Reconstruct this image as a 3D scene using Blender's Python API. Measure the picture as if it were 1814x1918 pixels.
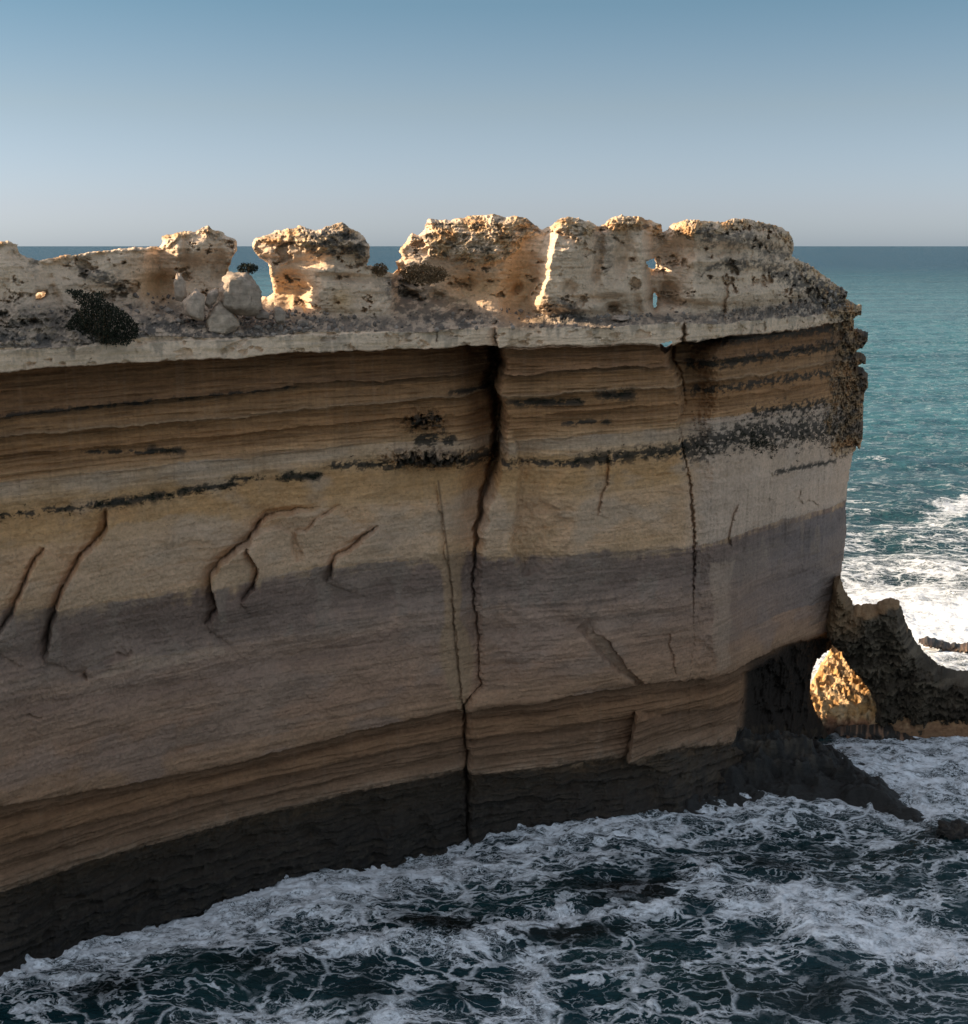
import bpy, math, random
import numpy as np
from mathutils import Vector
R_ = math.radians
sc = bpy.context.scene
for o in list(bpy.data.objects): bpy.data.objects.remove(o)
C = sc.collection
random.seed(4); rng = np.random.default_rng(7)

# ------------------------------------------------------------------ camera
H = 45.0; F = 2600.0; PW, PH = 1814.0, 1918.0; HOR = 460.0
PITCH = math.atan((PH/2-HOR)/F); SP, CP = math.sin(PITCH), math.cos(PITCH)
cam = bpy.data.cameras.new('camera'); camo = bpy.data.objects.new('camera', cam); C.objects.link(camo)
camo.location = (0, 0, H); camo.rotation_euler = (math.pi/2-PITCH, 0, 0)
cam.sensor_fit = 'HORIZONTAL'; cam.sensor_width = 36.0; cam.lens = 36.0*F/PW
cam.clip_start = 1.0; cam.clip_end = 200000.0
sc.camera = camo
sc.render.resolution_x = 968; sc.render.resolution_y = 1024
# ------------------------------------------------------------------ light
SUN_EL, SUN_AZ = 21.0, (-0.997, 0.08)          # direction towards the sun in plan
az = math.atan2(SUN_AZ[0], SUN_AZ[1])          # clockwise from +Y
world = bpy.data.worlds.new('World'); sc.world = world; world.use_nodes = True
nt = world.node_tree; nt.nodes.clear()
wo = nt.nodes.new('ShaderNodeOutputWorld'); bg = nt.nodes.new('ShaderNodeBackground')
sky = nt.nodes.new('ShaderNodeTexSky'); sky.sky_type = 'NISHITA'; sky.sun_disc = False
sky.sun_elevation = R_(SUN_EL); sky.sun_rotation = az % (2*math.pi)
sky.altitude = 50; sky.air_density = 1.0; sky.dust_density = 0.6; sky.ozone_density = 1.6
hs = nt.nodes.new('ShaderNodeHueSaturation'); hs.inputs['Saturation'].default_value = 0.8
# low sky held down; unseen overhead sky raised and warmed to fill the face
tc = nt.nodes.new('ShaderNodeTexCoord'); sx = nt.nodes.new('ShaderNodeSeparateXYZ')
rmp = nt.nodes.new('ShaderNodeValToRGB')
nt.links.new(tc.outputs['Generated'], sx.inputs[0]); nt.links.new(sx.outputs['Z'], rmp.inputs[0])
rmp.color_ramp.elements[0].position = 0.0; rmp.color_ramp.elements[0].color = (.285, .35, .515, 1)
rmp.color_ramp.elements[1].position = 0.65; rmp.color_ramp.elements[1].color = (1, 0.80, 0.62, 1)
for p_, c_ in ((0.026, (.282, .317, .455)), (0.094, (.255, .272, .315)), (0.16, (.178, .236, .268)), (0.22, (.22, .26, .27)), (0.40, (.80, .68, .54))):
    e = rmp.color_ramp.elements.new(p_); e.color = (*c_, 1)
mul = nt.nodes.new('ShaderNodeMix'); mul.data_type = 'RGBA'; mul.blend_type = 'MULTIPLY'; mul.inputs[0].default_value = 1
nt.links.new(sky.outputs[0], hs.inputs['Color']); nt.links.new(hs.outputs[0], mul.inputs[6]); nt.links.new(rmp.outputs[0], mul.inputs[7])
# the sky is brighter on the side of the sun
xr = nt.nodes.new('ShaderNodeFloatCurve'); nt.links.new(sx.outputs['X'], xr.inputs['Value'])
cu_ = xr.mapping; cu_.clip_min_x = -1; cu_.clip_max_x = 1; cu_.clip_min_y = 0; cu_.clip_max_y = 3; cu_.use_clip = False; cu_.extend = 'HORIZONTAL'
pt_ = cu_.curves[0].points; pt_[0].location = (-1, 2.1); pt_[1].location = (1, 0.7)
for l_ in ((-0.4, 1.32), (0.4, 1.27)): pt_.new(*l_)
for p_ in pt_: p_.handle_type = 'VECTOR'
cu_.update()
mul2 = nt.nodes.new('ShaderNodeVectorMath'); mul2.operation = 'SCALE'
nt.links.new(mul.outputs[2], mul2.inputs[0]); nt.links.new(xr.outputs[0], mul2.inputs['Scale'])
nt.links.new(mul2.outputs[0], bg.inputs['Color']); bg.inputs['Strength'].default_value = 0.15
nt.links.new(bg.outputs[0], wo.inputs[0])
sun = bpy.data.lights.new('sun', 'SUN'); suno = bpy.data.objects.new('sun', sun); C.objects.link(suno)
sun.energy = 5.0; sun.angle = R_(0.5); sun.color = (1.0, 0.78, 0.54)
n_ = math.hypot(*SUN_AZ)
sv = Vector((SUN_AZ[0]/n_*math.cos(R_(SUN_EL)), SUN_AZ[1]/n_*math.cos(R_(SUN_EL)), math.sin(R_(SUN_EL))))
suno.rotation_euler = sv.to_track_quat('Z', 'Y').to_euler(); suno.location = sv*300
sc.view_settings.view_transform = 'Standard'; sc.view_settings.look = 'None'
sc.view_settings.exposure = 0.9; sc.view_settings.gamma = 1.0
sc.render.engine = 'CYCLES'

# ------------------------------------------------------------------ maths helpers
def proj(X, Y, Z):
    d = Y*CP + (H-Z)*SP
    return PW/2 + F*X/d, PH/2 + F*((H-Z)*CP - Y*SP)/d
def ground(px, py, z=0.0):
    yn = (py-PH/2)/F; xn = (px-PW/2)/F
    t = (H-z)/(SP+yn*CP)
    return xn*t, (CP-yn*SP)*t
def at(px, py, Y):
    """point on the view line of a photo position at plan distance Y"""
    yn = (py-PH/2)/F; xn = (px-PW/2)/F
    t = Y/(CP-yn*SP)
    return xn*t, Y, H-(SP+yn*CP)*t
_perm = {}
def perlin(x, y, seed=0):
    if seed not in _perm:
        g = np.random.default_rng(1000+seed)
        a = g.uniform(0, 2*np.pi, 65536).astype(np.float32)
        _perm[seed] = (np.cos(a), np.sin(a))
    gx, gy = _perm[seed]
    xi = np.floor(x).astype(np.int64); yi = np.floor(y).astype(np.int64)
    xf = (x-xi).astype(np.float32); yf = (y-yi).astype(np.float32)
    u = xf*xf*xf*(xf*(xf*6-15)+10); v = yf*yf*yf*(yf*(yf*6-15)+10)
    def g(ix, iy, dx, dy):
        h = ((ix*73856093) ^ (iy*19349663)) & 65535
        return gx[h]*dx + gy[h]*dy
    a = g(xi, yi, xf, yf); b = g(xi+1, yi, xf-1, yf)
    c = g(xi, yi+1, xf, yf-1); d = g(xi+1, yi+1, xf-1, yf-1)
    return 1.4*((a+(b-a)*u)*(1-v) + (c+(d-c)*u)*v)
def fbm(x, y, s=0, o=4, k=0.5):
    r = 0; a = 1.0
    for i in range(o):
        r = r + a*perlin(x*2**i, y*2**i, s+i); a *= k
    return r
def ridged(x, y, s=0, o=4, k=0.5):
    r = 0; a = 1.0
    for i in range(o):
        r = r + a*(1-2*np.abs(perlin(x*2**i, y*2**i, s+i))); a *= k
    return r
def sst(a, b, x):
    t = np.clip((x-a)/(b-a), 0, 1); return t*t*(3-2*t)
def lerp(a, b, t): return a+(b-a)*t
def interp(x, pts):
    p = np.array(pts, float); return np.interp(x, p[:, 0], p[:, 1])
def seg_dist(x, y, poly, closed=False):
    """distance to a polyline; also signed side (+ = right of travel direction in photo axes)"""
    P = np.array(poly, np.float32)
    if closed: P = np.vstack([P, P[:1]])
    best = np.full(x.shape, 1e9, np.float32); side = np.zeros(x.shape, np.float32); tt = np.zeros(x.shape, np.float32)
    n = len(P)-1
    for i in range(n):
        ax, ay = P[i]; bx, by = P[i+1]; dx, dy = bx-ax, by-ay
        L = dx*dx+dy*dy+1e-9
        t = np.clip(((x-ax)*dx+(y-ay)*dy)/L, 0, 1)
        ex = x-ax-t*dx; ey = y-ay-t*dy
        d = ex*ex+ey*ey
        m = d < best
        best = np.where(m, d, best)
        if not closed:
            side = np.where(m, np.sign(dx*ey-dy*ex), side); tt = np.where(m, (i+t)/n, tt)
    return np.sqrt(best), side, tt
def inside(x, y, poly):
    P = np.array(poly, float); r = np.zeros(x.shape, bool); n = len(P)
    for i in range(n):
        ax, ay = P[i]; bx, by = P[(i+1) % n]
        if ay == by: continue
        c = (ay > y) != (by > y)
        r ^= c & (x < (bx-ax)*(y-ay)/(by-ay)+ax)
    return r

# ------------------------------------------------------------------ object helpers
def tag(o, label=None, cat=None, group=None, kind=None):
    if label: o['label'] = label
    if cat: o['category'] = cat
    if group: o['group'] = group
    if kind: o['kind'] = kind
    return o
def mesh_obj(name, V, Fc, mat, parent=None, smooth=True, col=None, attrs=None):
    V = np.asarray(V, np.float32); Fc = np.asarray(Fc, np.int32)
    k = Fc.shape[1]
    me = bpy.data.meshes.new(name)
    me.vertices.add(len(V)); me.vertices.foreach_set('co', V.ravel())
    me.loops.add(Fc.size); me.loops.foreach_set('vertex_index', Fc.ravel())
    me.polygons.add(len(Fc)); me.polygons.foreach_set('loop_start', np.arange(0, Fc.size, k, dtype=np.int32))
    if smooth: me.polygons.foreach_set('use_smooth', np.ones(len(Fc), bool))
    me.update(calc_edges=True)
    if col is not None:
        a = me.color_attributes.new('Col', 'FLOAT_COLOR', 'POINT')
        c4 = np.ones((len(V), 4), np.float32); c4[:, :col.shape[1]] = np.clip(col, 0, 1); a.data.foreach_set('color', c4.ravel())
    for nme, arr in (attrs or {}).items():
        a = me.attributes.new(nme, 'FLOAT', 'POINT'); a.data.foreach_set('value', np.asarray(arr, np.float32).ravel())
    me.materials.append(mat)
    o = bpy.data.objects.new(name, me); C.objects.link(o)
    if parent: o.parent = parent
    return o

# ------------------------------------------------------------------ materials
class NT:
    def __init__(s, name):
        s.m = bpy.data.materials.new(name); s.m.use_nodes = True; s.t = s.m.node_tree; s.t.nodes.clear()
        s.out = s.t.nodes.new('ShaderNodeOutputMaterial'); s.b = s.t.nodes.new('ShaderNodeBsdfPrincipled')
        s.t.links.new(s.b.outputs[0], s.out.inputs[0])
    def L(s, a, b): s.t.links.new(a, b)
    def n(s, t, **k):
        x = s.t.nodes.new(t)
        for a, v in k.items(): setattr(x, a, v)
        return x
    def put(s, i, v):
        if hasattr(v, 'is_output'): s.L(v, i)
        else: i.default_value = v
    def math(s, op, a, b=0.0, c=None):
        x = s.n('ShaderNodeMath', operation=op); s.put(x.inputs[0], a); s.put(x.inputs[1], b)
        if c is not None: s.put(x.inputs[2], c)
        return x.outputs[0]
    def mix(s, f, a, b, bt='MIX'):
        x = s.n('ShaderNodeMix', data_type='RGBA', blend_type=bt); s.put(x.inputs[0], f)
        for i, v in ((6, a), (7, b)):
            s.put(x.inputs[i], v if hasattr(v, 'is_output') else (*v, 1) if len(v) == 3 else v)
        return x.outputs[2]
    def pos(s): return s.n('ShaderNodeNewGeometry').outputs['Position']
    def mapping(s, v, scale):
        x = s.n('ShaderNodeMapping'); s.L(v, x.inputs[0]); x.inputs['Scale'].default_value = scale; return x.outputs[0]
    def noise(s, v, scale, detail=4, rough=0.55, dist=0.0):
        x = s.n('ShaderNodeTexNoise'); s.L(v, x.inputs['Vector']); x.inputs['Scale'].default_value = scale
        x.inputs['Detail'].default_value = detail; x.inputs['Roughness'].default_value = rough; x.inputs['Distortion'].default_value = dist
        return x.outputs['Fac']
    def maprange(s, v, a, b, c=0.0, d=1.0, smooth=True):
        x = s.n('ShaderNodeMapRange'); x.interpolation_type = 'SMOOTHSTEP' if smooth else 'LINEAR'
        s.put(x.inputs[0], v); s.put(x.inputs[1], a); s.put(x.inputs[2], b); s.put(x.inputs[3], c); s.put(x.inputs[4], d)
        return x.outputs[0]
    def attr(s, name):
        x = s.n('ShaderNodeAttribute'); x.attribute_name = name; return x

def rock_material(name, bump=0.5, rough=0.9, gain=1.0, wet=False):
    n = NT(name); p = n.pos(); col = n.attr('Col').outputs['Color']
    st = n.mapping(p, (0.35, 0.35, 3.2))
    a = n.noise(st, 1.3, 6, 0.62); b = n.noise(p, 3.5, 6, 0.68); c = n.noise(p, 0.35, 3, 0.5)
    bs = n.attr('Col').outputs['Alpha']
    am = n.math('ADD', 1.0, n.math('MULTIPLY', n.math('SUBTRACT', n.maprange(a, 0.3, 0.7, 0.80, 1.16, False), 1.0), bs))
    k = n.math('MULTIPLY', am, n.maprange(b, 0.3, 0.7, 0.80, 1.18, False))
    k = n.math('MULTIPLY', k, n.maprange(c, 0.3, 0.7, 0.90, 1.09, False))
    pits = n.maprange(n.noise(n.mapping(p, (1, 1, 1.6)), 5.5, 3, 0.5), 0.64, 0.72, 1.0, 0.62)
    k = n.math('MULTIPLY', k, pits); k = n.math('MULTIPLY', k, gain)
    cc = n.n('ShaderNodeCombineColor')
    for i in range(3): n.L(k, cc.inputs[i])
    base = n.mix(1.0, col, cc.outputs[0], 'MULTIPLY')
    n.L(base, n.b.inputs['Base Color'])
    n.b.inputs['Roughness'].default_value = rough; n.b.inputs['Specular IOR Level'].default_value = 0.5 if wet else 0.2
    bn = n.n('ShaderNodeBump'); bn.inputs['Strength'].default_value = bump; bn.inputs['Distance'].default_value = 0.25
    hh = n.math('ADD', n.math('MULTIPLY', n.noise(n.mapping(p, (1, 1, 2.2)), 4.0, 8, 0.7), 1.0), n.math('MULTIPLY', n.math('MULTIPLY', a, bs), 0.8))
    n.L(hh, bn.inputs['Height']); n.L(bn.outputs[0], n.b.inputs['Normal'])
    return n.m
M_rock = rock_material('layered_limestone')
M_wet = rock_material('wet_dark_rock', 0.9, 0.55, 1.0, True)
M_boulder = rock_material('pale_boulder_stone', 0.5)

def plant_material(name, c1, c2):
    n = NT(name); p = n.pos()
    n.L(n.mix(n.noise(p, 6.0, 3), c1, c2), n.b.inputs['Base Color']); n.b.inputs['Roughness'].default_value = 0.8
    n.b.inputs['Specular IOR Level'].default_value = 0.2
    return n.m
M_plant = plant_material('dark_salt_scrub', (0.008, 0.011, 0.007), (0.045, 0.050, 0.030))
M_dry = plant_material('dry_tan_scrub', (0.10, 0.065, 0.035), (0.30, 0.20, 0.11))

# ------------------------------------------------------------------ cliff outline and strata (photo positions)
OUT = [(-3000,470),(-300,470),(-40,452),(0,450),(16,450),(33,458),(35,470),(50,482),(80,488),(98,484),(118,478),(140,477),(160,474),(200,468),(230,465),
 (250,463),(280,461),(298,463),(304,452),(302,442),(325,436),(350,431),(365,432),(380,424),(390,420),(400,428),(415,430),(422,440),(440,446),(446,452),
 (444,470),(436,485),(430,500),(428,530),(440,556),(470,562),(500,562),(514,552),(508,530),(503,512),(502,492),(485,482),(475,470),(472,455),(480,445),(500,438),
 (520,430),(545,426),(560,420),(572,424),(590,432),(610,424),(630,418),(640,414),(655,425),(670,432),(685,445),(692,460),(694,480),(688,497),(700,499),
 (715,500),(724,507),(735,514),(746,506),(741,492),(752,482),(748,470),(757,455),(765,440),(772,432),(782,438),(795,430),(800,408),(812,405),(830,410),
 (850,408),(880,402),(910,402),(925,398),(945,404),(970,402),(985,408),(1000,418),(1015,428),(1030,424),(1045,412),(1060,405),(1085,408),(1105,415),
 (1120,421),(1134,418),(1142,408),(1165,402),(1190,404),(1220,410),(1238,418),(1242,432),(1250,430),(1255,420),(1275,412),(1300,410),(1320,413),(1350,416),
 (1375,408),(1400,408),(1420,414),(1440,418),(1465,424),(1480,436),(1488,450),(1487,470),(1484,480),(1495,485),(1510,492),(1530,505),(1550,520),
 (1570,535),(1590,548),(1585,565),(1600,572),(1614,578),(1614,590),(1598,598),(1600,610),(1600,622),(1625,630),(1628,640),(1618,655),(1602,660),
 (1605,668),(1620,675),(1622,685),(1605,690),(1600,697),(1618,700),(1625,712),(1627,730),(1618,742),(1617,790),(1615,835),(1610,850),(1605,842),
 (1598,860),(1592,890),(1588,920),(1584,960),(1585,1000),(1582,1040),(1577,1080),(1572,1110),(1568,1140),(1564,1170),(1560,1200),(1561,1216),
 (1545,1222),(1532,1235),(1522,1258),(1518,1290),(1520,1320),(1532,1345),(1545,1360),(1565,1372),(1568,1400),(1568,2600),(-3000,2600)]
HOLES = [[(1211,488),(1228,485),(1230,500),(1226,509),(1215,501)], [(1226,551),(1232,560),(1231,575),(1226,581),(1223,566)],
 [(1237,643),(1259,638),(1258,656),(1247,663),(1238,655)], [(66,552),(72,547),(84,548),(83,556),(76,560),(67,559)]]
LT = [(-900,700),(0,655),(240,640),(450,634),(620,628),(740,620),(930,612),(1100,610),(1285,600),(1400,597),(1600,584)]
L0 = [(-900,760),(0,697),(240,678),(500,666),(740,655),(930,648),(1090,650),(1240,644),(1285,637),(1400,626),(1600,603)]
L1 = [(-900,860),(0,781),(300,752),(600,722),(900,703),(1285,682),(1600,640)]
L2 = [(-900,905),(0,817),(350,790),(700,757),(900,742),(1285,722),(1600,672)]
L3 = [(-900,1010),(0,904),(350,865),(540,846),(700,829),(943,822),(1275,798),(1400,784),(1600,755)]
L4 = [(-900,1080),(0,966),(193,943),(290,928),(436,908),(594,892),(700,882),(900,868),(1100,868),(1285,858),(1400,852),(1600,830)]
L5 = [(-900,1140),(0,1030),(96,1020),(232,1008),(386,988),(480,966),(700,945),(950,928),(1094,926),(1298,902),(1600,862)]
L6 = [(-900,1290),(0,1137),(100,1135),(300,1112),(390,1096),(600,1058),(800,1045),(900,1032),(1000,1036),(1285,1024),(1403,992),(1491,965),(1590,942)]
L7 = [(-900,1700),(0,1503),(223,1468),(446,1423),(695,1359),(863,1324),(993,1312),(1202,1277),(1279,1270),(1379,1252),(1470,1205),(1600,1160)]
L8 = [(-900,1900),(0,1667),(174,1607),(308,1572),(446,1532),(695,1473),(863,1443),(1000,1434),(1124,1420),(1240,1403),(1371,1387),(1500,1375),(1600,1370)]
LINES = [LT, L0, L1, L2, L3, L4, L5, L6, L7, L8]
def strata(px, py):
    """q: 0 at ledge rim, 1 at band bottom ... 9 at top of the dark tidal base"""
    q = np.full(px.shape, -1.0, np.float32)
    ys = [interp(px, L) for L in LINES] + [interp(px, L8)+150]
    for i in range(len(ys)-1):
        t = (py-ys[i])/np.maximum(ys[i+1]-ys[i], 1)
        q = np.where(t >= 0, i+np.clip(t, 0, 1), q)
    q = np.where(py < ys[0], -np.clip((ys[0]-py)/60.0, 0, 5), q)
    return q
# ------------------------------------------------------------------ cliff plan
# plan distance Y of the face by photo column
FACE_Y = [(-160,79.5),(0,84),(240,90.2),(500,96),(740,100.6),(900,103.6),(1090,105.6),(1285,109.5),(1400,114.5),(1500,122),(1600,131.5),(1630,133),(1700,128),(1800,120),(1900,115)]
def make_columns(step):
    c = np.arange(-60, 1880, step)
    cc = np.arange(-160, 1901, 2.0); yy = interp(cc, FACE_Y); k = np.hanning(81); k /= k.sum()
    yy = np.convolve(np.pad(yy, 40, mode='reflect', reflect_type='odd'), k, 'valid')
    Y = np.interp(c, cc, yy); X = (c-PW/2)/F*(Y*CP+7.4*SP)
    ext = np.array([(-150,48),(-120,55),(-95,61.5),(-80,65.5),(-68,69),(-58,72.2),(-50,74.8),(-43,77.2),(-38,79.3)])  # unseen left run of the wall, bent nearer to shade the foreground water
    ex = []
    for i in range(len(ext)):
        a = ext[i]; b = ext[i+1] if i+1 < len(ext) else np.array((X[0], Y[0]))
        for t in np.arange(0, 1, 0.04): ex.append(a+(b-a)*t)
    ex = np.array(ex)
    return np.concatenate([ex[:, 0], X]), np.concatenate([ex[:, 1], Y])
STEP = 1.3
CX, CY = make_columns(STEP)
ZR = np.concatenate([np.arange(-2.0, 38.0, 0.058), np.arange(38.0, 49.0, 0.046)])
CR = np.hypot(CX, CY); DXc, DYc = CX/CR, CY/CR                      # radial direction (away from viewer)
S_arc = np.concatenate([[0], np.cumsum(np.hypot(np.diff(CX), np.diff(CY)))])
NI, NJ = len(CX), len(ZR)
Xg = np.repeat(CX[None, :], NJ, 0).astype(np.float32); Yg = np.repeat(CY[None, :], NJ, 0).astype(np.float32)
Zg = np.repeat(ZR[:, None], NI, 1).astype(np.float32); Sg = np.repeat(S_arc[None, :], NJ, 0).astype(np.float32)
Dx = np.repeat(DXc[None, :], NJ, 0).astype(np.float32); Dy = np.repeat(DYc[None, :], NJ, 0).astype(np.float32)
px0, py0 = proj(Xg, Yg, Zg)
# broad form: ledge set-back above, flaring foot below (metres towards the viewer)
zl = 39.0 + 0.25*fbm(Sg*0.15, Sg*0+3, 5, 3)                           # ledge rim height
rise = interp(px0, [(-900,3.0),(0,3.0),(300,2.6),(560,1.2),(740,1.0),(900,1.4),(1000,0.8),(1280,0.6),(1450,1.0),(1600,2.5)])
setb = interp(px0, [(-900,5.0),(600,5.0),(740,4.6),(900,5.0),(1280,4.5),(1450,4.5),(1600,4.0)])
up = sst(0, 1, (Zg-zl)/rise)
Rb = -setb*(1-(1-np.clip((Zg-zl)/rise, 0, 1))**1.5)
foot = interp(px0, [(-900,1.8),(900,2),(1090,2.8),(1188,3.8),(1282,5.3),(1376,6.2),(1422,6),(1468,6),(1520,6),(1562,5.5),(1600,5),(1900,4)])
fpow = interp(px0, [(1300,1.25),(1450,1.9),(1560,1.6)])
ft_h = interp(px0, [(-900,4.2),(900,4.0),(1350,5.0),(1450,9.0),(1560,11.0),(1700,12.0)])
fz = np.clip((ft_h-Zg)/ft_h, 0, 1.4)
Rb = Rb + foot*fz**fpow
Xb = Xg-Dx*Rb; Yb = Yg-Dy*Rb
px, py = proj(Xb, Yb, Zg)
px = px.astype(np.float32); py = py.astype(np.float32)
cave = sst(0, 40, np.where(inside(px, py, [(1392,1268),(1420,1238),(1470,1203),(1520,1185),(1700,1172),(1700,1420),(1560,1420),(1420,1420),(1380,1400),(1392,1330)]),
  seg_dist(px, py, [(1380,1400),(1388,1330),(1390,1268),(1420,1238),(1470,1203),(1520,1185),(1600,1172)])[0], 0))*(1-sst(1300, 1420, py))
Rm = Rb-2.6*cave-0.9*sst(1440, 1540, px)*(Zg < 13)                     # where the cave wall and edge really stand
px, py = proj(Xg-Dx*Rm, Yg-Dy*Rm, Zg); px = px.astype(np.float32); py = py.astype(np.float32)
q = strata(px, py + interp(py, [(600,6),(720,5),(900,3)])*fbm(Sg*0.22, Zg*0.15, 11, 4) + 1.5*fbm(Sg*1.6, Zg*1.2, 15, 3))
q = np.where(Zg > zl, np.minimum(q, -(Zg-zl)*0.4), q)

# ---- mask
jx = 2.2*fbm(Sg*1.4, Zg*1.4, 21, 4); jy = 2.6*fbm(Sg*1.4+50, Zg*1.4, 26, 4)
mk = np.ones(px.shape, bool)
zone = (Zg > 38.6) | (px > 1380)
xz, yz = px[zone]+jx[zone], py[zone]+jy[zone]
ins = inside(xz, yz, OUT); dist = seg_dist(xz, yz, OUT, True)[0]; cave_s = cave
zz = Zg[zone]
for i, h in enumerate(HOLES):
    ih = inside(xz, yz, h); ins &= ~ih
    dh = seg_dist(xz, yz, h, True)[0]*2.2; dist = np.minimum(dist, dh)
mk[zone] = ins
D = np.full(px.shape, 400.0, np.float32); D[zone] = np.where(ins, dist, 0)
hz = (px > 1225) & (px < 1270) & (py > 630) & (py < 665) & (Zg <= 38.6)   # gap under the band
h = HOLES[2]; ih = inside(px[hz], py[hz], h); m2 = mk[hz]; m2 &= ~ih; mk[hz] = m2
D[hz] = np.minimum(D[hz], seg_dist(px[hz], py[hz], h, True)[0]*2.0)
D[~mk] = 0

# ---- relief (metres towards viewer)
n_lo = fbm(Sg*0.08, Zg*0.08, 31, 3); n_mid = fbm(Sg*0.45, Zg*0.6, 35, 4); n_hi = fbm(Sg*2.2, Zg*3.0, 41, 4, 0.6)
n_bed = fbm(Sg*0.10, Zg*2.6, 47, 4, 0.6)           # bedding stretched along the layers
n_bed2 = fbm(Sg*0.22+0.4*n_mid, (Zg+0.3*n_lo)*6.5, 53, 3, 0.6)
PROF = [(-4,0.0),(-0.05,0.10),(0.0,0.55),(0.5,0.75),(0.93,0.85),(1.0,0.45),(1.05,-1.5),(1.25,-1.45),(1.55,-1.1),(1.9,-0.75),(1.97,-0.15),(2.04,-0.9),(2.5,-0.75),(2.90,-0.35),(2.98,0.05),(3.06,-0.65),
 (3.35,-0.45),(3.41,-0.12),(3.47,-0.6),(3.95,-0.32),(4.0,-0.08),(4.06,-0.20),(4.5,-0.12),(4.95,-0.15),(5.05,-0.05),(5.5,0.0),(5.95,0.05),(6.04,0.22),(6.9,0.30),(7.0,0.30),(7.06,0.12),(7.22,0.00),
 (7.33,0.42),(7.42,0.40),(7.5,0.05),(7.58,0.32),(7.75,0.25),(7.98,0.55),(8.0,0.55),(8.04,-0.05),(8.1,0.14),(8.2,-0.22),(8.27,0.24),(8.42,0.34),(8.5,-0.08),(8.58,0.26),(8.7,0.24),(8.76,-0.04),(8.85,0.34),(8.97,0.52),(9.0,0.40),(9.06,-0.25),(9.3,-0.5),(9.6,-0.1),(10,0.3)]
rel = interp(q, PROF)
inF = (q > 1.0) & (q < 9)
amp_bed = interp(q, [(0,0.02),(0.99,0.03),(1.05,0.13),(4.0,0.12),(4.1,0.03),(5.2,0.02),(6,0.015),(8,0.03),(8.1,0.08),(9,0.10),(9.1,0.14),(10,0.18)])
rel += amp_bed*(n_bed*2.2+n_bed2*np.where((q > 4.2) & (q < 8.1), 0.3, 0.9))
rel -= 0.35*((q > -0.1)&(q < 1.02))*(sst(0.25, 0.6, fbm(Sg*0.45, Zg*0.9, 196, 4, .6)))
rel += interp(q, [(4.9,0),(5.1,.035),(7.9,.035),(8.1,.01)])*fbm(Sg*4.5+Zg, Zg*4.5, 57, 3, 0.7)*(1+0.8*n_lo)
rel += interp(q, [(-5,0.10),(0,0.12),(1,0.10),(4,0.10),(6,0.10),(8.9,0.08),(9.1,0.6),(10,0.8)])*n_mid + 0.25*n_lo
rel += interp(q, [(-5,0.07),(0,0.06),(1,0.03),(5.0,0.03),(5.9,0.03),(6.0,0.055),(7.0,0.05),(8.9,0.02),(9.1,0.09),(10,0.12)])*n_hi
ter = (Zg+0.5*n_lo+0.25*fbm(Sg*0.2, Zg*0.5, 62, 3))*0.85; saw = ter-np.floor(ter)
rel += 0.22*(saw-0.5)*sst(0.0, 0.5, fbm(Sg*0.12, Zg*0.35, 63, 3)+0.1)*((q > 4.0) & (q < 8.0))
rel += 0.12*n_mid*((q > 4) & (q < 8.9))
# vertical flutes of the right-hand wall
rel += sst(1290, 1340, px)*sst(4.6, 5.2, q)*(1-sst(7.0, 8.0, q))*0.16*fbm(Sg*1.1, Zg*0.12, 61, 3)
# blocks and steps: (region function)
pxj = px + 5*n_mid + 2.5*n_hi
crackX = interp(py, [(600,928),(650,932),(690,938),(730,926),(760,938),(800,942),(860,938),(900,922),(950,908),(1000,897),(1060,893),(1100,890),(1200,897),(1280,903),(1320,873),(1480,876),(1520,880)])
gapw = interp(py, [(600,4),(645,13),(690,10),(730,13),(790,9),(850,9),(930,7),(1000,4),(1080,2.5),(1200,1.7),(1300,1.7),(1310,3.0),(1480,3)])
dpt = interp(py, [(600,0.8),(645,5.0),(860,4.4),(1000,1.6),(1080,0.8),(1200,0.35),(1300,0.35),(1320,0.9),(1500,0.7)])
dc = pxj - crackX
belowL = sst(0.98, 1.03, q)
rel -= belowL*dpt*np.exp(-(np.abs(dc+gapw*0.6)/gapw)**2.5)
rel += belowL*interp(py, [(640,2.2),(900,2.0),(1050,1.3),(1290,0.3),(1310,0.7),(1500,0.5)])*sst(-3, 14, dc)*np.exp(-np.clip(dc, 0, 999)/interp(py,[(640,400),(1500,260)]))
rel -= belowL*interp(py, [(640,4.4),(700,4.2),(860,3.2),(960,1.3),(1100,0.4)])*np.exp(-(np.clip(-dc, 0, 999)/interp(py,[(640,62),(860,50),(1000,40)]))**3)*(dc < 0)
# hollow under the band left of the main crack
e = ((px-855)/55)**2+((py-672)/26)**2; rel -= 1.0*np.exp(-e*e)*belowL
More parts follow.
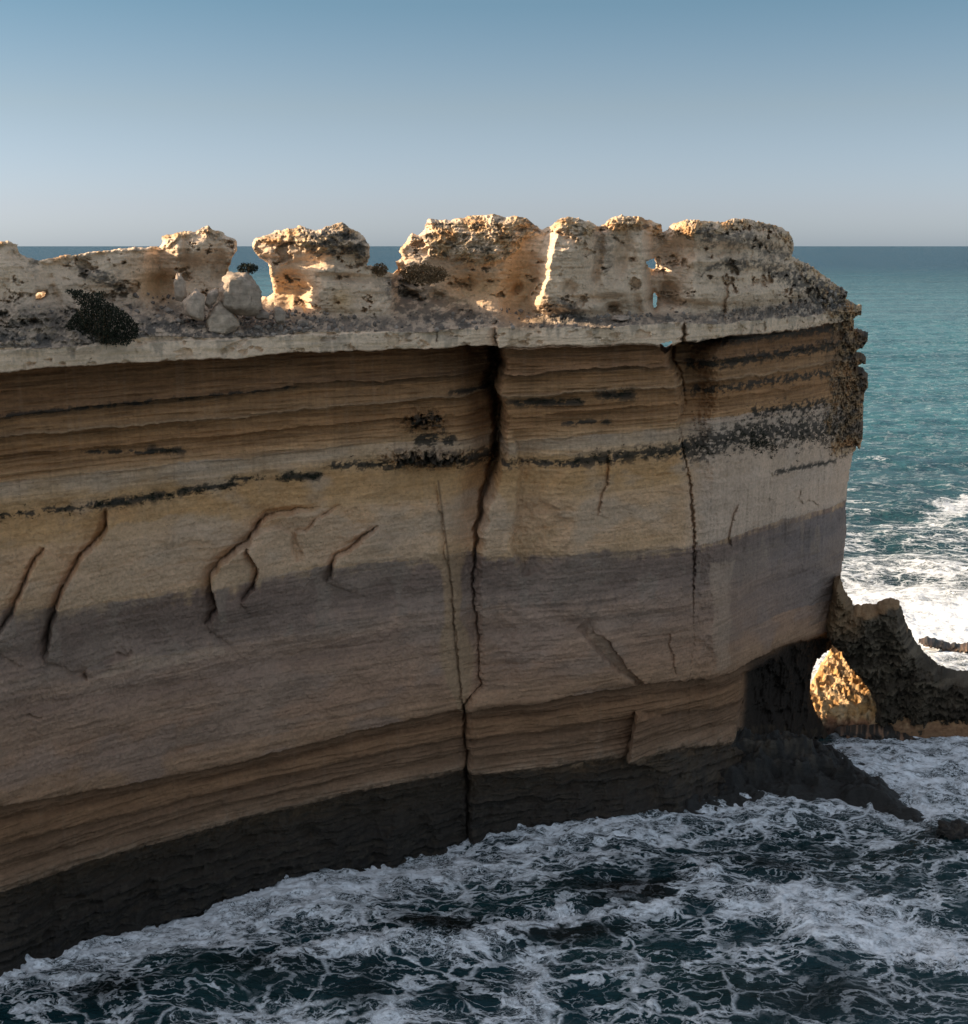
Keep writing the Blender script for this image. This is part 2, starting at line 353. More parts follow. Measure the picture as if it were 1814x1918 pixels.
# second crack, recess on its right
cr2 = interp(py, [(590,1283),(640,1280),(655,1256),(680,1254),(710,1272),(760,1280),(790,1272),(840,1278),(900,1292),(1000,1301),(1090,1299),(1200,1300),(1270,1290)])
w2 = interp(py, [(590,3),(640,3),(660,6),(720,5),(800,2.5),(1010,2.2),(1060,3.0),(1100,1.5),(1270,1)]); d2 = px + 3*n_hi - cr2
rel -= sst(590, 600, py)*interp(py, [(590,0.8),(650,1.8),(760,1.4),(1000,1.0),(1090,0.6),(1160,0.15),(1270,0.1)])*np.exp(-(d2/w2)**2)
rel -= belowL*interp(py, [(635,6.0),(700,5.0),(760,3.2),(840,1.2),(960,0.12),(1100,0)])*sst(-3, 5, d2)*np.exp(-(np.clip(d2, 0, 999)/interp(py,[(640,72),(760,50),(960,40)]))**4)
n_jx = fbm(Sg*1.1, Zg*1.1, 64, 2); n_jy = fbm(Sg*1.1+40, Zg*1.1, 64, 2)
STEPK = 3.0
CR_LIST = [ # polyline, half width px, depth m, step m (side >0 proud), falloff px
 ([(202,955),(200,985),(180,1015),(150,1045),(130,1070),(110,1110),(98,1160),(92,1200),(80,1232)], 2.4, 0.8, 0.35, 70),
 ([(80,1025),(68,1045),(55,1080),(30,1125),(10,1170),(-15,1215)], 2.0, 0.6, 0.30, 60),
 ([(600,950),(540,958),(498,966),(484,985),(478,1000),(462,1014),(430,1040),(400,1060),(390,1080),(394,1100),(406,1130),(402,1150),(385,1170)], 2.6, 0.8, 0.45, 55),
 ([(462,1014),(470,1040),(482,1055),(484,1080),(470,1105),(450,1120)], 2.2, 0.5, 0.25, 30),
 ([(478,1000),(500,985),(530,986),(548,998),(545,1020),(552,1050)], 1.6, 0.3, -0.25, 30),
 ([(640,945),(600,965),(575,988),(552,994)], 1.4, 0.2, 0.15, 40),
 ([(710,985),(680,1010),(650,1030),(624,1040),(622,1065),(612,1090)], 2.0, 0.6, 0.35, 50),
 ([(814,900),(826,950),(832,1010),(840,1060),(850,1130),(856,1200),(862,1290),(872,1330)], 1.4, 0.15, 0.05, 20),
 ([(960,800),(975,880),(965,960),(958,1000),(962,1040),(980,1080)], 2.0, 0.10, -0.45, 45),
 ([(1142,850),(1142,880),(1132,920),(1120,960)], 1.4, 0.25, 0.1, 30),
 ([(1080,1175),(1110,1205),(1150,1250),(1205,1285)], 2.0, 0.35, -0.3, 30),
 ([(1110,1182),(1140,1190),(1148,1210),(1180,1255),(1210,1280)], 1.6, 0.2, 0.22, 20),
 ([(1190,1325),(1184,1350),(1180,1400),(1172,1420)], 2.0, 0.25, 0.6, 60),
 ([(1255,1185),(1258,1220),(1268,1260)], 1.2, 0.2, 0.05, 20),
 ([(160,1268),(162,1255),(175,1246),(240,1225)], 1.8, 0.25, -0.2, 20),
 ([(215,1222),(240,1228),(246,1218)], 3.0, 0.3, 0.0, 10),
 ([(50,1335),(80,1340)], 2.5, 0.25, 0.0, 10),
 ([(1386,1262),(1394,1290),(1388,1330),(1384,1370),(1370,1400)], 3.0, 0.3, -0.7, 60),
 ([(1440,930),(1425,960),(1395,1005),(1375,1030)], 2.5, 0.2, -0.12, 25),
 ([(1500,915),(1492,945),(1520,935),(1535,950)], 3.0, 0.35, 0.0, 12),
 ([(1445,880),(1450,892),(1460,885)], 3.0, 0.4, 0.0, 10),
 ([(1385,940),(1372,980),(1366,1010),(1372,1018)], 1.6, 0.25, 0.1, 12),
 ([(1356,520),(1368,545),(1356,560),(1360,600)], 1.8, 0.4, 0.1, 20),
 ([(818,612),(820,640)], 2.0, 0.4, 0, 10), ([(932,600),(928,630),(934,652)], 2.2, 0.5, 0.35, 40),
]
def smooth_line(P, k=2):
    P = [np.array(p, float) for p in P]
    for _ in range(k):
        Q = [P[0]]
        for a, b in zip(P[:-1], P[1:]): Q += [a*.75+b*.25, a*.25+b*.75]
        P = Q+[P[-1]]
    return P
for pl, w, dep, stp, fo in CR_LIST:
    pl = smooth_line(pl); w = w*0.8
    P = np.array(pl); x0, y0 = P.min(0)-fo*3-20; x1, y1 = P.max(0)+fo*3+20
    m = (px > x0) & (px < x1) & (py > y0) & (py < y1)
    d, sd, tt = seg_dist(px[m]+2.0*n_hi[m]+3*n_mid[m]+3.0*n_jx[m], py[m]+2.5*n_mid[m]+3.0*n_jy[m], pl)
    tap = np.clip(np.minimum(tt, 1-tt)*6, 0, 1)**0.7
    rel[m] -= 0.8*dep*np.exp(-(d/(4.5*w))**2)*(sd > 0)*tap*(stp > 0)
    rel[m] += -dep*np.exp(-(d/(w*np.clip(0.75+0.9*n_mid[m], 0.3, 1.7)))**2)*tap + STEPK*stp*sst(0, 3, d)*np.exp(-(d/fo)**1.5)*(sd < 0)*tap
for x, y, rx, ry, a in [(1345,1190,32,150,.9),(1475,1080,80,110,-1.0),(1420,900,60,60,.5),(1075,980,22,110,.45),(1000,1000,28,130,-.5),(935,1180,25,90,-.6),(700,700,120,60,-.5),(560,1150,180,40,.4),
   (250,1180,200,35,-.4),(120,1330,220,50,.4),(1230,1130,60,60,.35),(1120,1240,80,40,.4),(380,880,140,30,.35),(890,1380,40,60,.3),(840,660,60,90,-1.0),(1520,1010,40,40,.4),(740,1130,60,60,-.35)]:
    rel += a*np.exp(-(((px-x+12*n_mid)/rx)**2+((py-y+8*n_mid)/ry)**2))*((q > 1) & (q < 9))
# grassy lumps hanging on the wall, left of the main crack
def lump(x, y, rx, ry, a, rough=0.5):
    m = (np.abs(px-x) < rx*2.2) & (np.abs(py-y) < ry*2.2)
    e = ((px[m]-x)/rx)**2+((py[m]-y)/ry)**2
    rel[m] += a*np.exp(-e*1.2)*(1+rough*2.0*n_hi[m]+rough*n_mid[m])
stn_grey = 0
lump(793, 788, 34, 17, 0.9, 0.9); lump(820, 858, 85, 14, 0.75, 1.0); lump(770, 862, 40, 16, 0.4, 1.0)
# the cave under the nose and arch
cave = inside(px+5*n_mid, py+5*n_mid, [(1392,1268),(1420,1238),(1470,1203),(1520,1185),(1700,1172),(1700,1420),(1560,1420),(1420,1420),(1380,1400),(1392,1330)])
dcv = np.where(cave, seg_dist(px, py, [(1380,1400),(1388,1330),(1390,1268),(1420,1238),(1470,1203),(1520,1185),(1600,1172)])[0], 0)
rel -= 2.6*cave_s*(1-0.25*n_mid-0.3*n_lo)
rel += cave_s*0.25*ridged(Sg*0.9, Zg*0.8, 67, 4, 0.6)
rel += sst(1380,1440,px)*(q > 8.5)*(0.5*n_mid+0.25*ridged(Sg*0.6, Zg*0.9, 68, 4, 0.6)-0.2)
# --- pinnacle relief
topz = Zg > zl
crust = np.zeros(px.shape, np.float32)
def region(poly, soft=6, nz=6):
    P = np.array(poly); m = (px > P[:,0].min()-30) & (px < P[:,0].max()+30) & (py > P[:,1].min()-30) & (py < P[:,1].max()+30)
    xx = px[m]+nz*n_mid[m]+nz*0.7*n_hi[m]; yy = py[m]+nz*n_mid[m]-nz*0.5*n_hi[m]
    i = inside(xx, yy, poly); d = seg_dist(xx, yy, poly, True)[0]
    r = np.zeros(px.shape, np.float32); r[m] = np.where(i, sst(0, soft, d), 0); return r
CRUSTS = [[(800,400),(1000,402),(1010,430),(985,470),(930,500),(850,498),(800,480),(782,440)],
 [(475,440),(560,415),(700,415),(700,500),(650,480),(600,480),(570,470),(530,455),(490,462)],
 [(1035,400),(1125,415),(1118,440),(1105,462),(1085,460),(1060,435),(1040,440)],
 [(1130,400),(1250,402),(1250,450),(1220,440),(1180,435),(1140,432)],
 [(1245,402),(1500,400),(1500,470),(1440,440),(1400,430),(1340,445),(1300,455),(1260,445)],
 [(300,438),(330,432),(326,450),(306,470)], [(360,415),(450,440),(446,460),(410,446),(370,442)],
 [(1484,470),(1620,540),(1640,700),(1640,860),(1560,860),(1540,780),(1570,640),(1540,560),(1500,520)]]
for p_ in CRUSTS: crust = np.maximum(crust, region(p_, 10, 9))
D2 = np.clip(D, 0, 400)
crust = np.maximum(crust, topz*(1-sst(4, 12, D2+5*n_mid))*0.8*(py < 520))
vug = ridged(Sg*1.3+0.7*n_mid, Zg*1.5, 71, 4, 0.6)
vug2 = fbm(Sg*5, Zg*6, 77, 3, 0.6)
rel += crust*(0.32*(vug-0.6)+0.16*vug2)
# per block orientation and offsets
T = lambda *p: interp(px, p)
pxo = px
px = px + (py-520)*0.25*sst(930,970,px)*(1-sst(1050,1100,px))*(py < 615) + 5*n_mid
blk = T((-900,0.5),(0,0.8),(110,0.2),(200,-0.6),(270,-1.2),(300,-2.6),(330,-1.0),(400,-0.4),(440,0.2),(446,-1.6),(470,-3.0),(500,-2.6),(600,0.5),(690,0.8),(730,-0.4),(746,-4.2),(800,-3.2),(900,-1.2),(950,-0.2),(980,0.2),(1001,-0.3),(1026,2.6),(1120,1.4),(1135,1.0),(1205,0.8),(1222,-3.4),(1240,-3.2),(1300,1.1),(1480,0.9),(1600,0.5))
px = pxo
rel += blk*sst(0.4, 2.2, Zg-zl)
# rounded hollows / bulges of the sculpted stone:  x, y, rx, ry, metres, angle
BL = [(40,590,60,70,1.3,20),(150,620,45,60,0.9,-30),(230,600,60,25,0.8,25),(215,560,50,22,-0.5,20),(20,510,40,25,0.6,0),(140,500,60,22,-0.7,-10),(300,505,70,30,-0.7,0),(375,460,50,30,0.7,0),
 (300,540,35,25,-1.3,0),(380,525,60,40,-0.7,0),(545,545,28,38,-1.3,0),(575,555,20,25,-1.0,0),(600,455,80,22,0.6,0),(620,560,60,60,0.8,-30),(700,585,70,35,0.7,0),(560,500,40,20,-0.4,0),
 (780,560,80,30,0.6,15),(900,580,70,20,0.5,15),(880,530,60,26,-0.8,10),(900,455,90,35,0.7,0),(975,560,34,52,-1.5,0),(985,480,22,50,-0.8,5),(970,543,9,12,-0.9,20),(877,532,16,10,-0.7,0),
 (1050,520,45,60,0.6,0),(1066,540,14,14,-0.8,0),(1150,577,13,9,-0.9,0),(1165,470,14,45,-0.6,5),(1110,500,10,40,-0.4,0),(1190,530,40,40,0.4,0),(1075,580,60,16,0.9,0),(1150,600,50,7,0.4,0),
 (1255,550,14,20,-1.2,0),(1270,475,30,26,-0.9,0),(1400,500,90,16,-0.7,0),(1420,450,80,18,0.6,0),(1310,540,60,30,0.4,0),(1430,550,70,26,0.5,0),(1520,540,40,30,0.5,40),(1350,585,80,8,0.5,0),(1050,455,40,30,0.3,0),
 (1400,492,110,14,0.8,0),(1400,530,100,10,-0.5,0),(1380,438,120,16,0.5,0),(1345,466,60,9,-0.7,0),(1450,470,30,12,-0.5,20),(1120,480,9,60,-0.9,4),(1205,470,14,40,0.5,0),(1150,540,30,14,0.5,10),(1080,470,26,30,0.5,0),
 (1095,560,40,7,-0.5,0),(1190,560,9,26,-0.5,-10),(1290,570,60,6,-0.4,0),(1500,560,40,9,-0.6,-10),(660,520,50,7,-0.5,0),(620,505,60,8,0.4,0),(690,560,30,14,-0.4,0),(350,470,9,30,-0.5,0),(410,500,10,34,-0.5,5),
 (820,560,16,10,-0.8,0),(860,575,26,14,-0.9,10),(770,555,14,8,-0.8,0),(100,560,14,60,-0.6,-20),(200,580,40,10,-0.5,25),(60,600,20,8,-0.4,10)]
for x, y, rx, ry, a, th in BL:
    m = (np.abs(px-x) < (rx+ry)*2) & (np.abs(py-y) < (rx+ry)*2)
    ct, st = math.cos(R_(th)), math.sin(R_(th)); ex = (px[m]-x+4*n_mid[m]); ey = (py[m]-y+4*n_mid[m])
    e = ((ex*ct+ey*st)/rx)**2+((-ex*st+ey*ct)/ry)**2
    rel[m] += 1.35*a*np.exp(-e**1.5)*np.clip((Zg[m]-zl[m]+0.6)/1.0, 0, 1)
rel += topz*(0.35*fbm(Sg*0.35, Zg*0.5, 81, 3)+0.10*fbm(Sg*0.6, Zg*3.0, 85, 3))
taf = fbm(Sg*0.75, Zg*0.95, 171, 4, 0.55)
rel -= topz*(1-crust)*(0.9*sst(0.38, 0.75, fbm(Sg*0.42, Zg*0.7, 171, 6, 0.62))+0.16*sst(0.42, 0.65, fbm(Sg*1.6, Zg*2.3, 176, 3)))*sst(0.2, 1.2, Zg-zl)
rel += 0.45*crust*topz                                    # hard cap overhangs the softer stone
# rough rubble on the ledge slope
ledge = np.clip(topz*(1-sst(0.55, 1.15, (Zg-zl)/rise)), 0, 1)
rel += ledge*(0.35*ridged(Sg*1.5, Zg*1.8, 91, 4, 0.6)-0.2)
# protruding rough shelves of the nose
shelf = sst(1540, 1600, px)*(q > -1.5)*(q < 5.4)
rel += shelf*(0.7*fbm(Sg*0.7, Zg*1.1, 95, 4, 0.6)+0.35*vug2)
# black horizontal crust line at L4
# edges: the stone turns away from the viewer near its outline
wz = np.where(Zg > 39, interp(px, [(0,26),(1450,26),(1560,40)]), interp(px, [(1380,26),(1500,60)]))
az_ = np.where(Zg > 39, 2.0, np.where(Zg < 13, 1.2, 3.4))
tt = 1-np.clip(D2/wz, 0, 1)
edge = 1-np.sqrt(np.maximum(1-tt*tt, 0))
edge *= np.where(Zg < 39, (px > 1380), 1)
bandm = (q > -0.2) & (q < 5) & (px > 1540)
rel -= az_*edge*np.where(bandm, 0.6, 1)
rel = np.where(Zg > 39, rel, rel)
Rt = Rb+rel

# ---- colour (albedo)
def c3(*v): return np.array(v, np.float32)
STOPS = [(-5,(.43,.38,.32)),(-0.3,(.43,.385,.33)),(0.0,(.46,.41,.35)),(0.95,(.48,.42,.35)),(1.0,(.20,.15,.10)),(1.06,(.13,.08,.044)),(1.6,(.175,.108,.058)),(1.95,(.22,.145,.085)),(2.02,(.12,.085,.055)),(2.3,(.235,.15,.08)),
 (2.9,(.26,.18,.105)),(3.0,(.32,.25,.17)),(3.05,(.20,.13,.07)),(3.35,(.28,.18,.095)),(3.5,(.22,.14,.075)),(3.8,(.31,.21,.12)),(4.0,(.36,.27,.17)),(4.04,(.35,.29,.22)),(4.35,(.35,.30,.235)),(4.7,(.37,.275,.165)),(5.0,(.34,.235,.125)),
 (5.5,(.36,.255,.14)),(5.95,(.37,.28,.175)),(6.05,(.39,.30,.205)),(6.9,(.40,.315,.225)),(6.98,(.37,.30,.22)),(7.04,(.195,.163,.150)),(7.18,(.165,.142,.132)),(7.3,(.215,.185,.170)),(7.42,(.31,.25,.21)),(7.5,(.23,.185,.16)),(7.62,(.30,.235,.19)),(7.8,(.30,.225,.175)),(7.97,(.33,.245,.175)),
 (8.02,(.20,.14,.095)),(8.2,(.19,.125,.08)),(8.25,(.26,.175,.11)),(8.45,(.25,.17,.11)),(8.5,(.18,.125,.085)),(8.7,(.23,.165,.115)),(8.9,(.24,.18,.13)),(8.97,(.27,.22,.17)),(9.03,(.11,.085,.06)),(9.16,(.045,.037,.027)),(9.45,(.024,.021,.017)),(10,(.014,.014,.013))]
sx_ = np.array([s[0] for s in STOPS]); sc_ = np.array([s[1] for s in STOPS])
sc_ = sc_*np.array([1.38, 1.22, 1.08])
q2 = q + 0.035*n_bed + 0.012*n_hi + np.where(q > 8.6, 0.10*n_mid+0.05*n_hi, 0) + np.where((q > 6.6) & (q < 8), 0.03*n_mid+0.05*fbm(Sg*1.1, Zg*0.08, 201, 4, 0.6)*sst(8, 7, q), 0)
col = np.stack([np.interp(q2, sx_, sc_[:, i]) for i in range(3)], -1).astype(np.float32)
def blend(m, c, k=1.0):
    global col
    m = np.clip(m*k, 0, 1)[..., None]; col = col*(1-m)+c3(*c)*m
# bedding tint
bed = fbm(Sg*0.12, Zg*4.0, 101, 4, 0.65)
col *= (1+interp(q, [(-5,.10),(0,.05),(1,.10),(1.05,.30),(4,.28),(5,.12),(7,.08),(7.1,.14),(8,.12),(9,.25),(9.2,.5)])*bed)[..., None]
pat = fbm(Sg*0.16, Zg*0.3, 105, 4)
blend(sst(0.1, 0.7, pat)*(q > 4)*(q < 7)*(1-sst(1250,1330,px)), (.50,.34,.19), 0.5)
blend(sst(0.0, 0.6, -pat)*(q > 4)*(q < 7), (.46,.37,.28), 0.6)
blend(sst(0.1, 0.6, pat)*(q > 7.25)*(q < 8), (.38,.28,.22), 0.7)
blend(sst(1270,1330,px)*(q > 3.9)*(q < 7.0), (.52,.43,.35), 0.75)
blend(sst(1290,1560,px)*(q > 7.05)*(q < 7.75), (.22,.20,.195), 0.75)
blend(sst(0.25,0.6,fbm(Sg*0.5,Zg*0.25,111,3))*(q>7.0)*(q<7.35), (.30,.245,.20), 0.75)
blend(sst(0.0,0.5,fbm(Sg*0.08,Zg*0.3,113,4))*(q>7.0)*(q<7.9), (.33,.265,.215), 0.45)
for pol in ([(400,1060),(462,1014),(484,985),(540,958),(600,950),(700,985),(820,1000),(830,1045),(600,1055),(500,1085),(392,1100)],
   [(100,1130),(130,1070),(202,985),(330,960),(440,1000),(390,1080),(300,1108)], [(1085,1176),(1140,1190),(1148,1212),(1205,1285),(1170,1268)], [(160,1262),(240,1228),(420,1205),(430,1225),(200,1262)],
   [(905,880),(950,930),(955,1030),(900,1035)], [(1330,1050),(1375,1040),(1370,1240),(1340,1250)]):
    m_ = (px > min(p_[0] for p_ in pol)-20) & (px < max(p_[0] for p_ in pol)+20) & (py > min(p_[1] for p_ in pol)-20) & (py < max(p_[1] for p_ in pol)+20)
    w_ = np.zeros(px.shape, np.float32); xx_ = px[m_]+6*n_mid[m_]; yy_ = py[m_]+6*n_mid[m_]
    w_[m_] = np.where(inside(xx_, yy_, pol), sst(0, 4, seg_dist(xx_, yy_, pol, True)[0]), 0); blend(w_, (.54,.42,.31), 0.38)
# grey mineral veil rain streaks
strk = fbm(Sg*2.4, Zg*0.10, 115, 3, 0.6)
blend(sst(0.2, 0.7, strk)*(q > 1.0)*(q < 4.6), (.13,.085,.05), 0.18)
blend(sst(0.25, 0.8, -strk)*(q > 1.0)*(q < 9), (.40,.34,.27), 0.08)
# ochre seep below the hanging clump, running down the thin crack
seepx = interp(py, [(880,818),(950,828),(1040,840),(1120,848),(1200,852),(1330,868)])
seepw = interp(py, [(1000,60),(1040,40),(1070,22),(1120,18),(1160,14),(1180,24),(1230,36),(1270,26),(1310,14),(1330,10)])
blend((1-sst(0.75, 1.1, np.abs(px-seepx+4*n_mid)/seepw))*(py > 1035)*(py < 1335), (.42,.30,.19), 0.85)
blend(np.exp(-((px-seepx)/2.0)**2)*(py > 900)*(py < 1330), (.15,.10,.06), 0.8)
# black lichen / salt scrub stains; also painted shade under the right-hand cap
lich = fbm(Sg*1.1, Zg*2.2, 121, 5, 0.7)
y4 = interp(px, L4)
def stain_shade(x0, x1, yc, hw, k, thr=0.1):
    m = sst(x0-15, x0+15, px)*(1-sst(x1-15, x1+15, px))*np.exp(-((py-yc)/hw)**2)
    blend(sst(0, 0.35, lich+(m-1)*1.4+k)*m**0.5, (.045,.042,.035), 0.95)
stain_shade(0, 250, y4+2, 10, 0.25); stain_shade(175, 330, interp(px,[(175,948),(330,925)]), 9, 0.9); stain_shade(330, 450, interp(px,[(330,922),(450,905)]), 9, 0.7)
stain_shade(430, 500, 898, 8, 0.2); stain_shade(520, 600, 893, 8, 1.1); stain_shade(600, 760, 872, 12, 0.4); stain_shade(740, 935, 862, 17, 0.75); stain_shade(755, 830, 790, 20, 0.45); stain_shade(770,860,825,22,0.4)
stain_shade(935, 1090, 864, 9, 0.5); stain_shade(1070, 1290, interp(px,[(1070,862),(1290,838)]), 14, 0.75); stain_shade(1270, 1600, interp(px,[(1270,845),(1400,812),(1600,800)]), 34, 0.55)
stain_shade(270, 350, 845, 7, 0.9); stain_shade(160, 300, 848, 6, 0.4); stain_shade(955, 1095, 751, 7, 1.1); stain_shade(1120, 1190, 738, 10, 1.1); stain_shade(1050, 1150, 788, 6, 0.7); stain_shade(840, 925, 738, 5, 0.8)
stain_shade(0, 280, interp(px, L1), 6, 0.7); stain_shade(240, 560, interp(px, L1), 5, 0.4); stain_shade(1280, 1600, interp(px, [(1280,692),(1600,640)]), 14, 0.55); stain_shade(1280, 1600, interp(px,[(1280,740),(1600,690)]), 12, 0.4)
stain_shade(1400, 1560, interp(px,[(1400,775),(1560,755)]), 20, 0.3); stain_shade(1450, 1570, interp(px,[(1450,882),(1570,862)]), 5, 0.9)
stain_shade(1280, 1640, interp(px, L0)+8, 9, 0.9)  # dark strip painting the cap's shade along its underside
# right nose: brown-grey rough shelves
blend(sst(1545, 1600, px+20*n_mid)*(q > -3)*(q < 5.2), (.16,.125,.09), 0.85)
blend(sst(-0.1,0.5,lich)*sst(1520, 1590, px)*(q > -3)*(q < 5.3), (.05,.045,.036), 0.85)
# the pale band: grey drips below the ledge rim, faint joints, ochre seams
bnd = (q >= 0)*(q < 1.0)
blend(bnd*sst(0.0, 0.6, fbm(Sg*0.9, Zg*0.25, 181, 4, .6)-0.9*np.clip(q, 0, 1)+0.35), (.20,.175,.145), 0.5)
blend(bnd*sst(0.2, 0.6, fbm(Sg*0.3, Zg*2.5, 186, 4, .6)), (.50,.37,.24), 0.5)
# ledge and pinnacle crusts
blend(ledge*(0.45+0.55*sst(-0.5, 0.3, lich)), (.11,.10,.09), 0.85)
gold = fbm(Sg*0.5, Zg*0.7, 131, 4, 0.6)
blend(crust*sst(-0.5, 0.4, gold), (.46,.33,.19), 0.85)
blend(crust*sst(0.1, 0.6, gold+0.3*lich), (.40,.22,.10), 0.8)
blend(crust*sst(0.05, 0.6, lich), (.10,.088,.07), 0.85)
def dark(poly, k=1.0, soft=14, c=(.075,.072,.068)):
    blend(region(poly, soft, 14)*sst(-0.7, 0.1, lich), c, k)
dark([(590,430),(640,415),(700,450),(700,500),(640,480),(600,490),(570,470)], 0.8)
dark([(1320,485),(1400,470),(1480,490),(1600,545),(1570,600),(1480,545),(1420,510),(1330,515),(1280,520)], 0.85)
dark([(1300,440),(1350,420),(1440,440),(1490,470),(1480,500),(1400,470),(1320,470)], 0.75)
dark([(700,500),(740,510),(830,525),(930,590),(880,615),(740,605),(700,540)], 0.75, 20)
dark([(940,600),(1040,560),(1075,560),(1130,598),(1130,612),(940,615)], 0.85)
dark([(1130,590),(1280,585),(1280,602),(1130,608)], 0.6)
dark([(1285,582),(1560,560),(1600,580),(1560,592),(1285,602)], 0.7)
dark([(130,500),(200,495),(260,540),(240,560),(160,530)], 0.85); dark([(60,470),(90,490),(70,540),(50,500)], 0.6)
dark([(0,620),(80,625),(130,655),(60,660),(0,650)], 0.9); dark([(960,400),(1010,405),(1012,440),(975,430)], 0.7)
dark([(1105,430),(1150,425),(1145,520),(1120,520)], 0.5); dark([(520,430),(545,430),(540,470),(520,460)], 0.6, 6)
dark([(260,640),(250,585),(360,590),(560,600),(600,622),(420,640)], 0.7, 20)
blend(np.clip(topz*sst(0.3, 0.7, fbm(Sg*0.9, Zg*1.6, 141, 4)),0,1)*(1-crust), (.22,.185,.15), 0.35)
# honey tint painting warm reflected light into the hollows of the pinnacles
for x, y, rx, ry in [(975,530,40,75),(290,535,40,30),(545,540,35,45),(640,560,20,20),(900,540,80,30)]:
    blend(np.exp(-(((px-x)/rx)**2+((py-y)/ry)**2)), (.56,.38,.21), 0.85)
# dark wet stone in the cave and foot
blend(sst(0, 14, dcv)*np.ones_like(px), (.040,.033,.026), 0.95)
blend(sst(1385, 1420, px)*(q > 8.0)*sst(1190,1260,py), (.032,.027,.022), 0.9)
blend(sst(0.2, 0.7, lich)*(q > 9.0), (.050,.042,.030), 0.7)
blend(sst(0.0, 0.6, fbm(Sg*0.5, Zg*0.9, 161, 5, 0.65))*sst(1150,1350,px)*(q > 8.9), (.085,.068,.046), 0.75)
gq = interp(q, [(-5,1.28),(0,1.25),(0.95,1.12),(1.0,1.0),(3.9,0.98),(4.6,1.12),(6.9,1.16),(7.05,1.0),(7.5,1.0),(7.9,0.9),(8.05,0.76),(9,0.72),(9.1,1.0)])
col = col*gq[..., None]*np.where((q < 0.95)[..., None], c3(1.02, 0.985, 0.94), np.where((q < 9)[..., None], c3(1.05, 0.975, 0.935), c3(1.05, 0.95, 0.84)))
col = np.clip(col, 0.008, 0.85)

# ---- build parts
idx = (np.arange(NJ)[:, None]*NI+np.arange(NI)[None, :])
cell = mk[:-1, :-1] & mk[1:, :-1] & mk[:-1, 1:] & mk[1:, 1:]
qc = q[:-1, :-1]; pcx = px[:-1, :-1]; zc = Zg[:-1, :-1]
Vx = Xg-Dx*Rt; Vy = Yg-Dy*Rt
bst = interp(q, [(-5,.12),(0,.15),(1,.2),(1.03,.6),(4,.55),(4.2,.25),(7,.2),(7.1,.3),(8,.25),(8.1,.55),(9,.4),(9.1,.2)])
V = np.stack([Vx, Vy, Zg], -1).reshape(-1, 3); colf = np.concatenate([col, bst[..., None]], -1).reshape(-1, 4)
RBACK = np.where(Zg > zl+0.9, np.maximum(Rt-2.5, -11.5), -8.0)
RBACK = np.minimum(RBACK+11.5*sst(1400, 1470, px)*(1-sst(9, 13, Zg)), Rt-2.2)
VB = np.stack([Xg-Dx*RBACK, Yg-Dy*RBACK, Zg], -1).reshape(-1, 3)
quad = np.stack([idx[:-1, :-1], idx[:-1, 1:], idx[1:, 1:], idx[1:, :-1]], -1)
def sub(name, mask, mat, parent):
    f = quad[mask]; u, inv = np.unique(f.ravel(), return_inverse=True)
    return mesh_obj(name, V[u], inv.reshape(f.shape), mat, parent, col=colf[u])
cliff = bpy.data.objects.new('sea_cliff', None); C.objects.link(cliff); cliff.location = (0, 0, 0)
tag(cliff, 'long layered limestone cliff in shade, crowned with pale eroded pinnacles, rising from the sea', 'cliff')
qtop = qc < -0.0
PIN = [(-9999, 455), (455, 728), (728, 1000), (1000, 1232), (1232, 2500)]
for a, b in PIN:
    m = cell & qtop & (pcx >= a) & (pcx < b)
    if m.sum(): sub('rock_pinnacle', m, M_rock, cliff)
sub('pale_ledge', cell & (qc >= 0) & (qc < 1.0), M_rock, cliff)
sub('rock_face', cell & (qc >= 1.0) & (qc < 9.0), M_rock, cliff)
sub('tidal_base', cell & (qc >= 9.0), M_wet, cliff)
# back of the wall: skirts along every open edge plus a coarser rear surface
sk = []
def edges(a, b, flip):
    q4 = np.stack([a, b, b+NI*NJ, a+NI*NJ], -1)
    sk.append(q4[:, ::-1] if flip else q4)
cp = np.pad(cell, 1)
cc_ = cp[1:-1, 1:-1]
m = cc_ & ~cp[2:, 1:-1]; edges(idx[1:, :-1][m], idx[1:, 1:][m], False)
m = cc_ & ~cp[:-2, 1:-1]; edges(idx[:-1, :-1][m], idx[:-1, 1:][m], True)
m = cc_ & ~cp[1:-1, 2:]; edges(idx[:-1, 1:][m], idx[1:, 1:][m], True)
m = cc_ & ~cp[1:-1, :-2]; edges(idx[:-1, :-1][m], idx[1:, :-1][m], False)
sk = np.concatenate(sk)
st = 4
I2 = idx[::st, ::st]; mm = (mk & ~((px > 1232) & (px < 1264) & (py > 632) & (py < 668)))[::st, ::st]
c2 = mm[:-1, :-1] | mm[1:, :-1] | mm[:-1, 1:] | mm[1:, 1:]
c2 = mm[:-1, :-1] & mm[1:, :-1] & mm[:-1, 1:] & mm[1:, 1:]
bq = np.stack([I2[:-1, :-1], I2[1:, :-1], I2[1:, 1:], I2[:-1, 1:]], -1)[c2]+NI*NJ
f = np.concatenate([sk, bq]); VV = np.concatenate([V, VB]); cf = np.concatenate([colf, colf])
u, inv = np.unique(f.ravel(), return_inverse=True)
vb = VV[u].copy(); isb = u >= NI*NJ
nb = fbm(vb[:, 0]*0.4, vb[:, 2]*0.5, 151, 4)
rr = np.hypot(vb[:, 0], vb[:, 1]); wv = isb*0.7*nb
vb[:, 0] += vb[:, 0]/rr*wv; vb[:, 1] += vb[:, 1]/rr*wv
mesh_obj('rear_wall', vb, inv.reshape(f.shape), M_rock, cliff, col=cf[u])
print('cliff verts', NI*NJ)

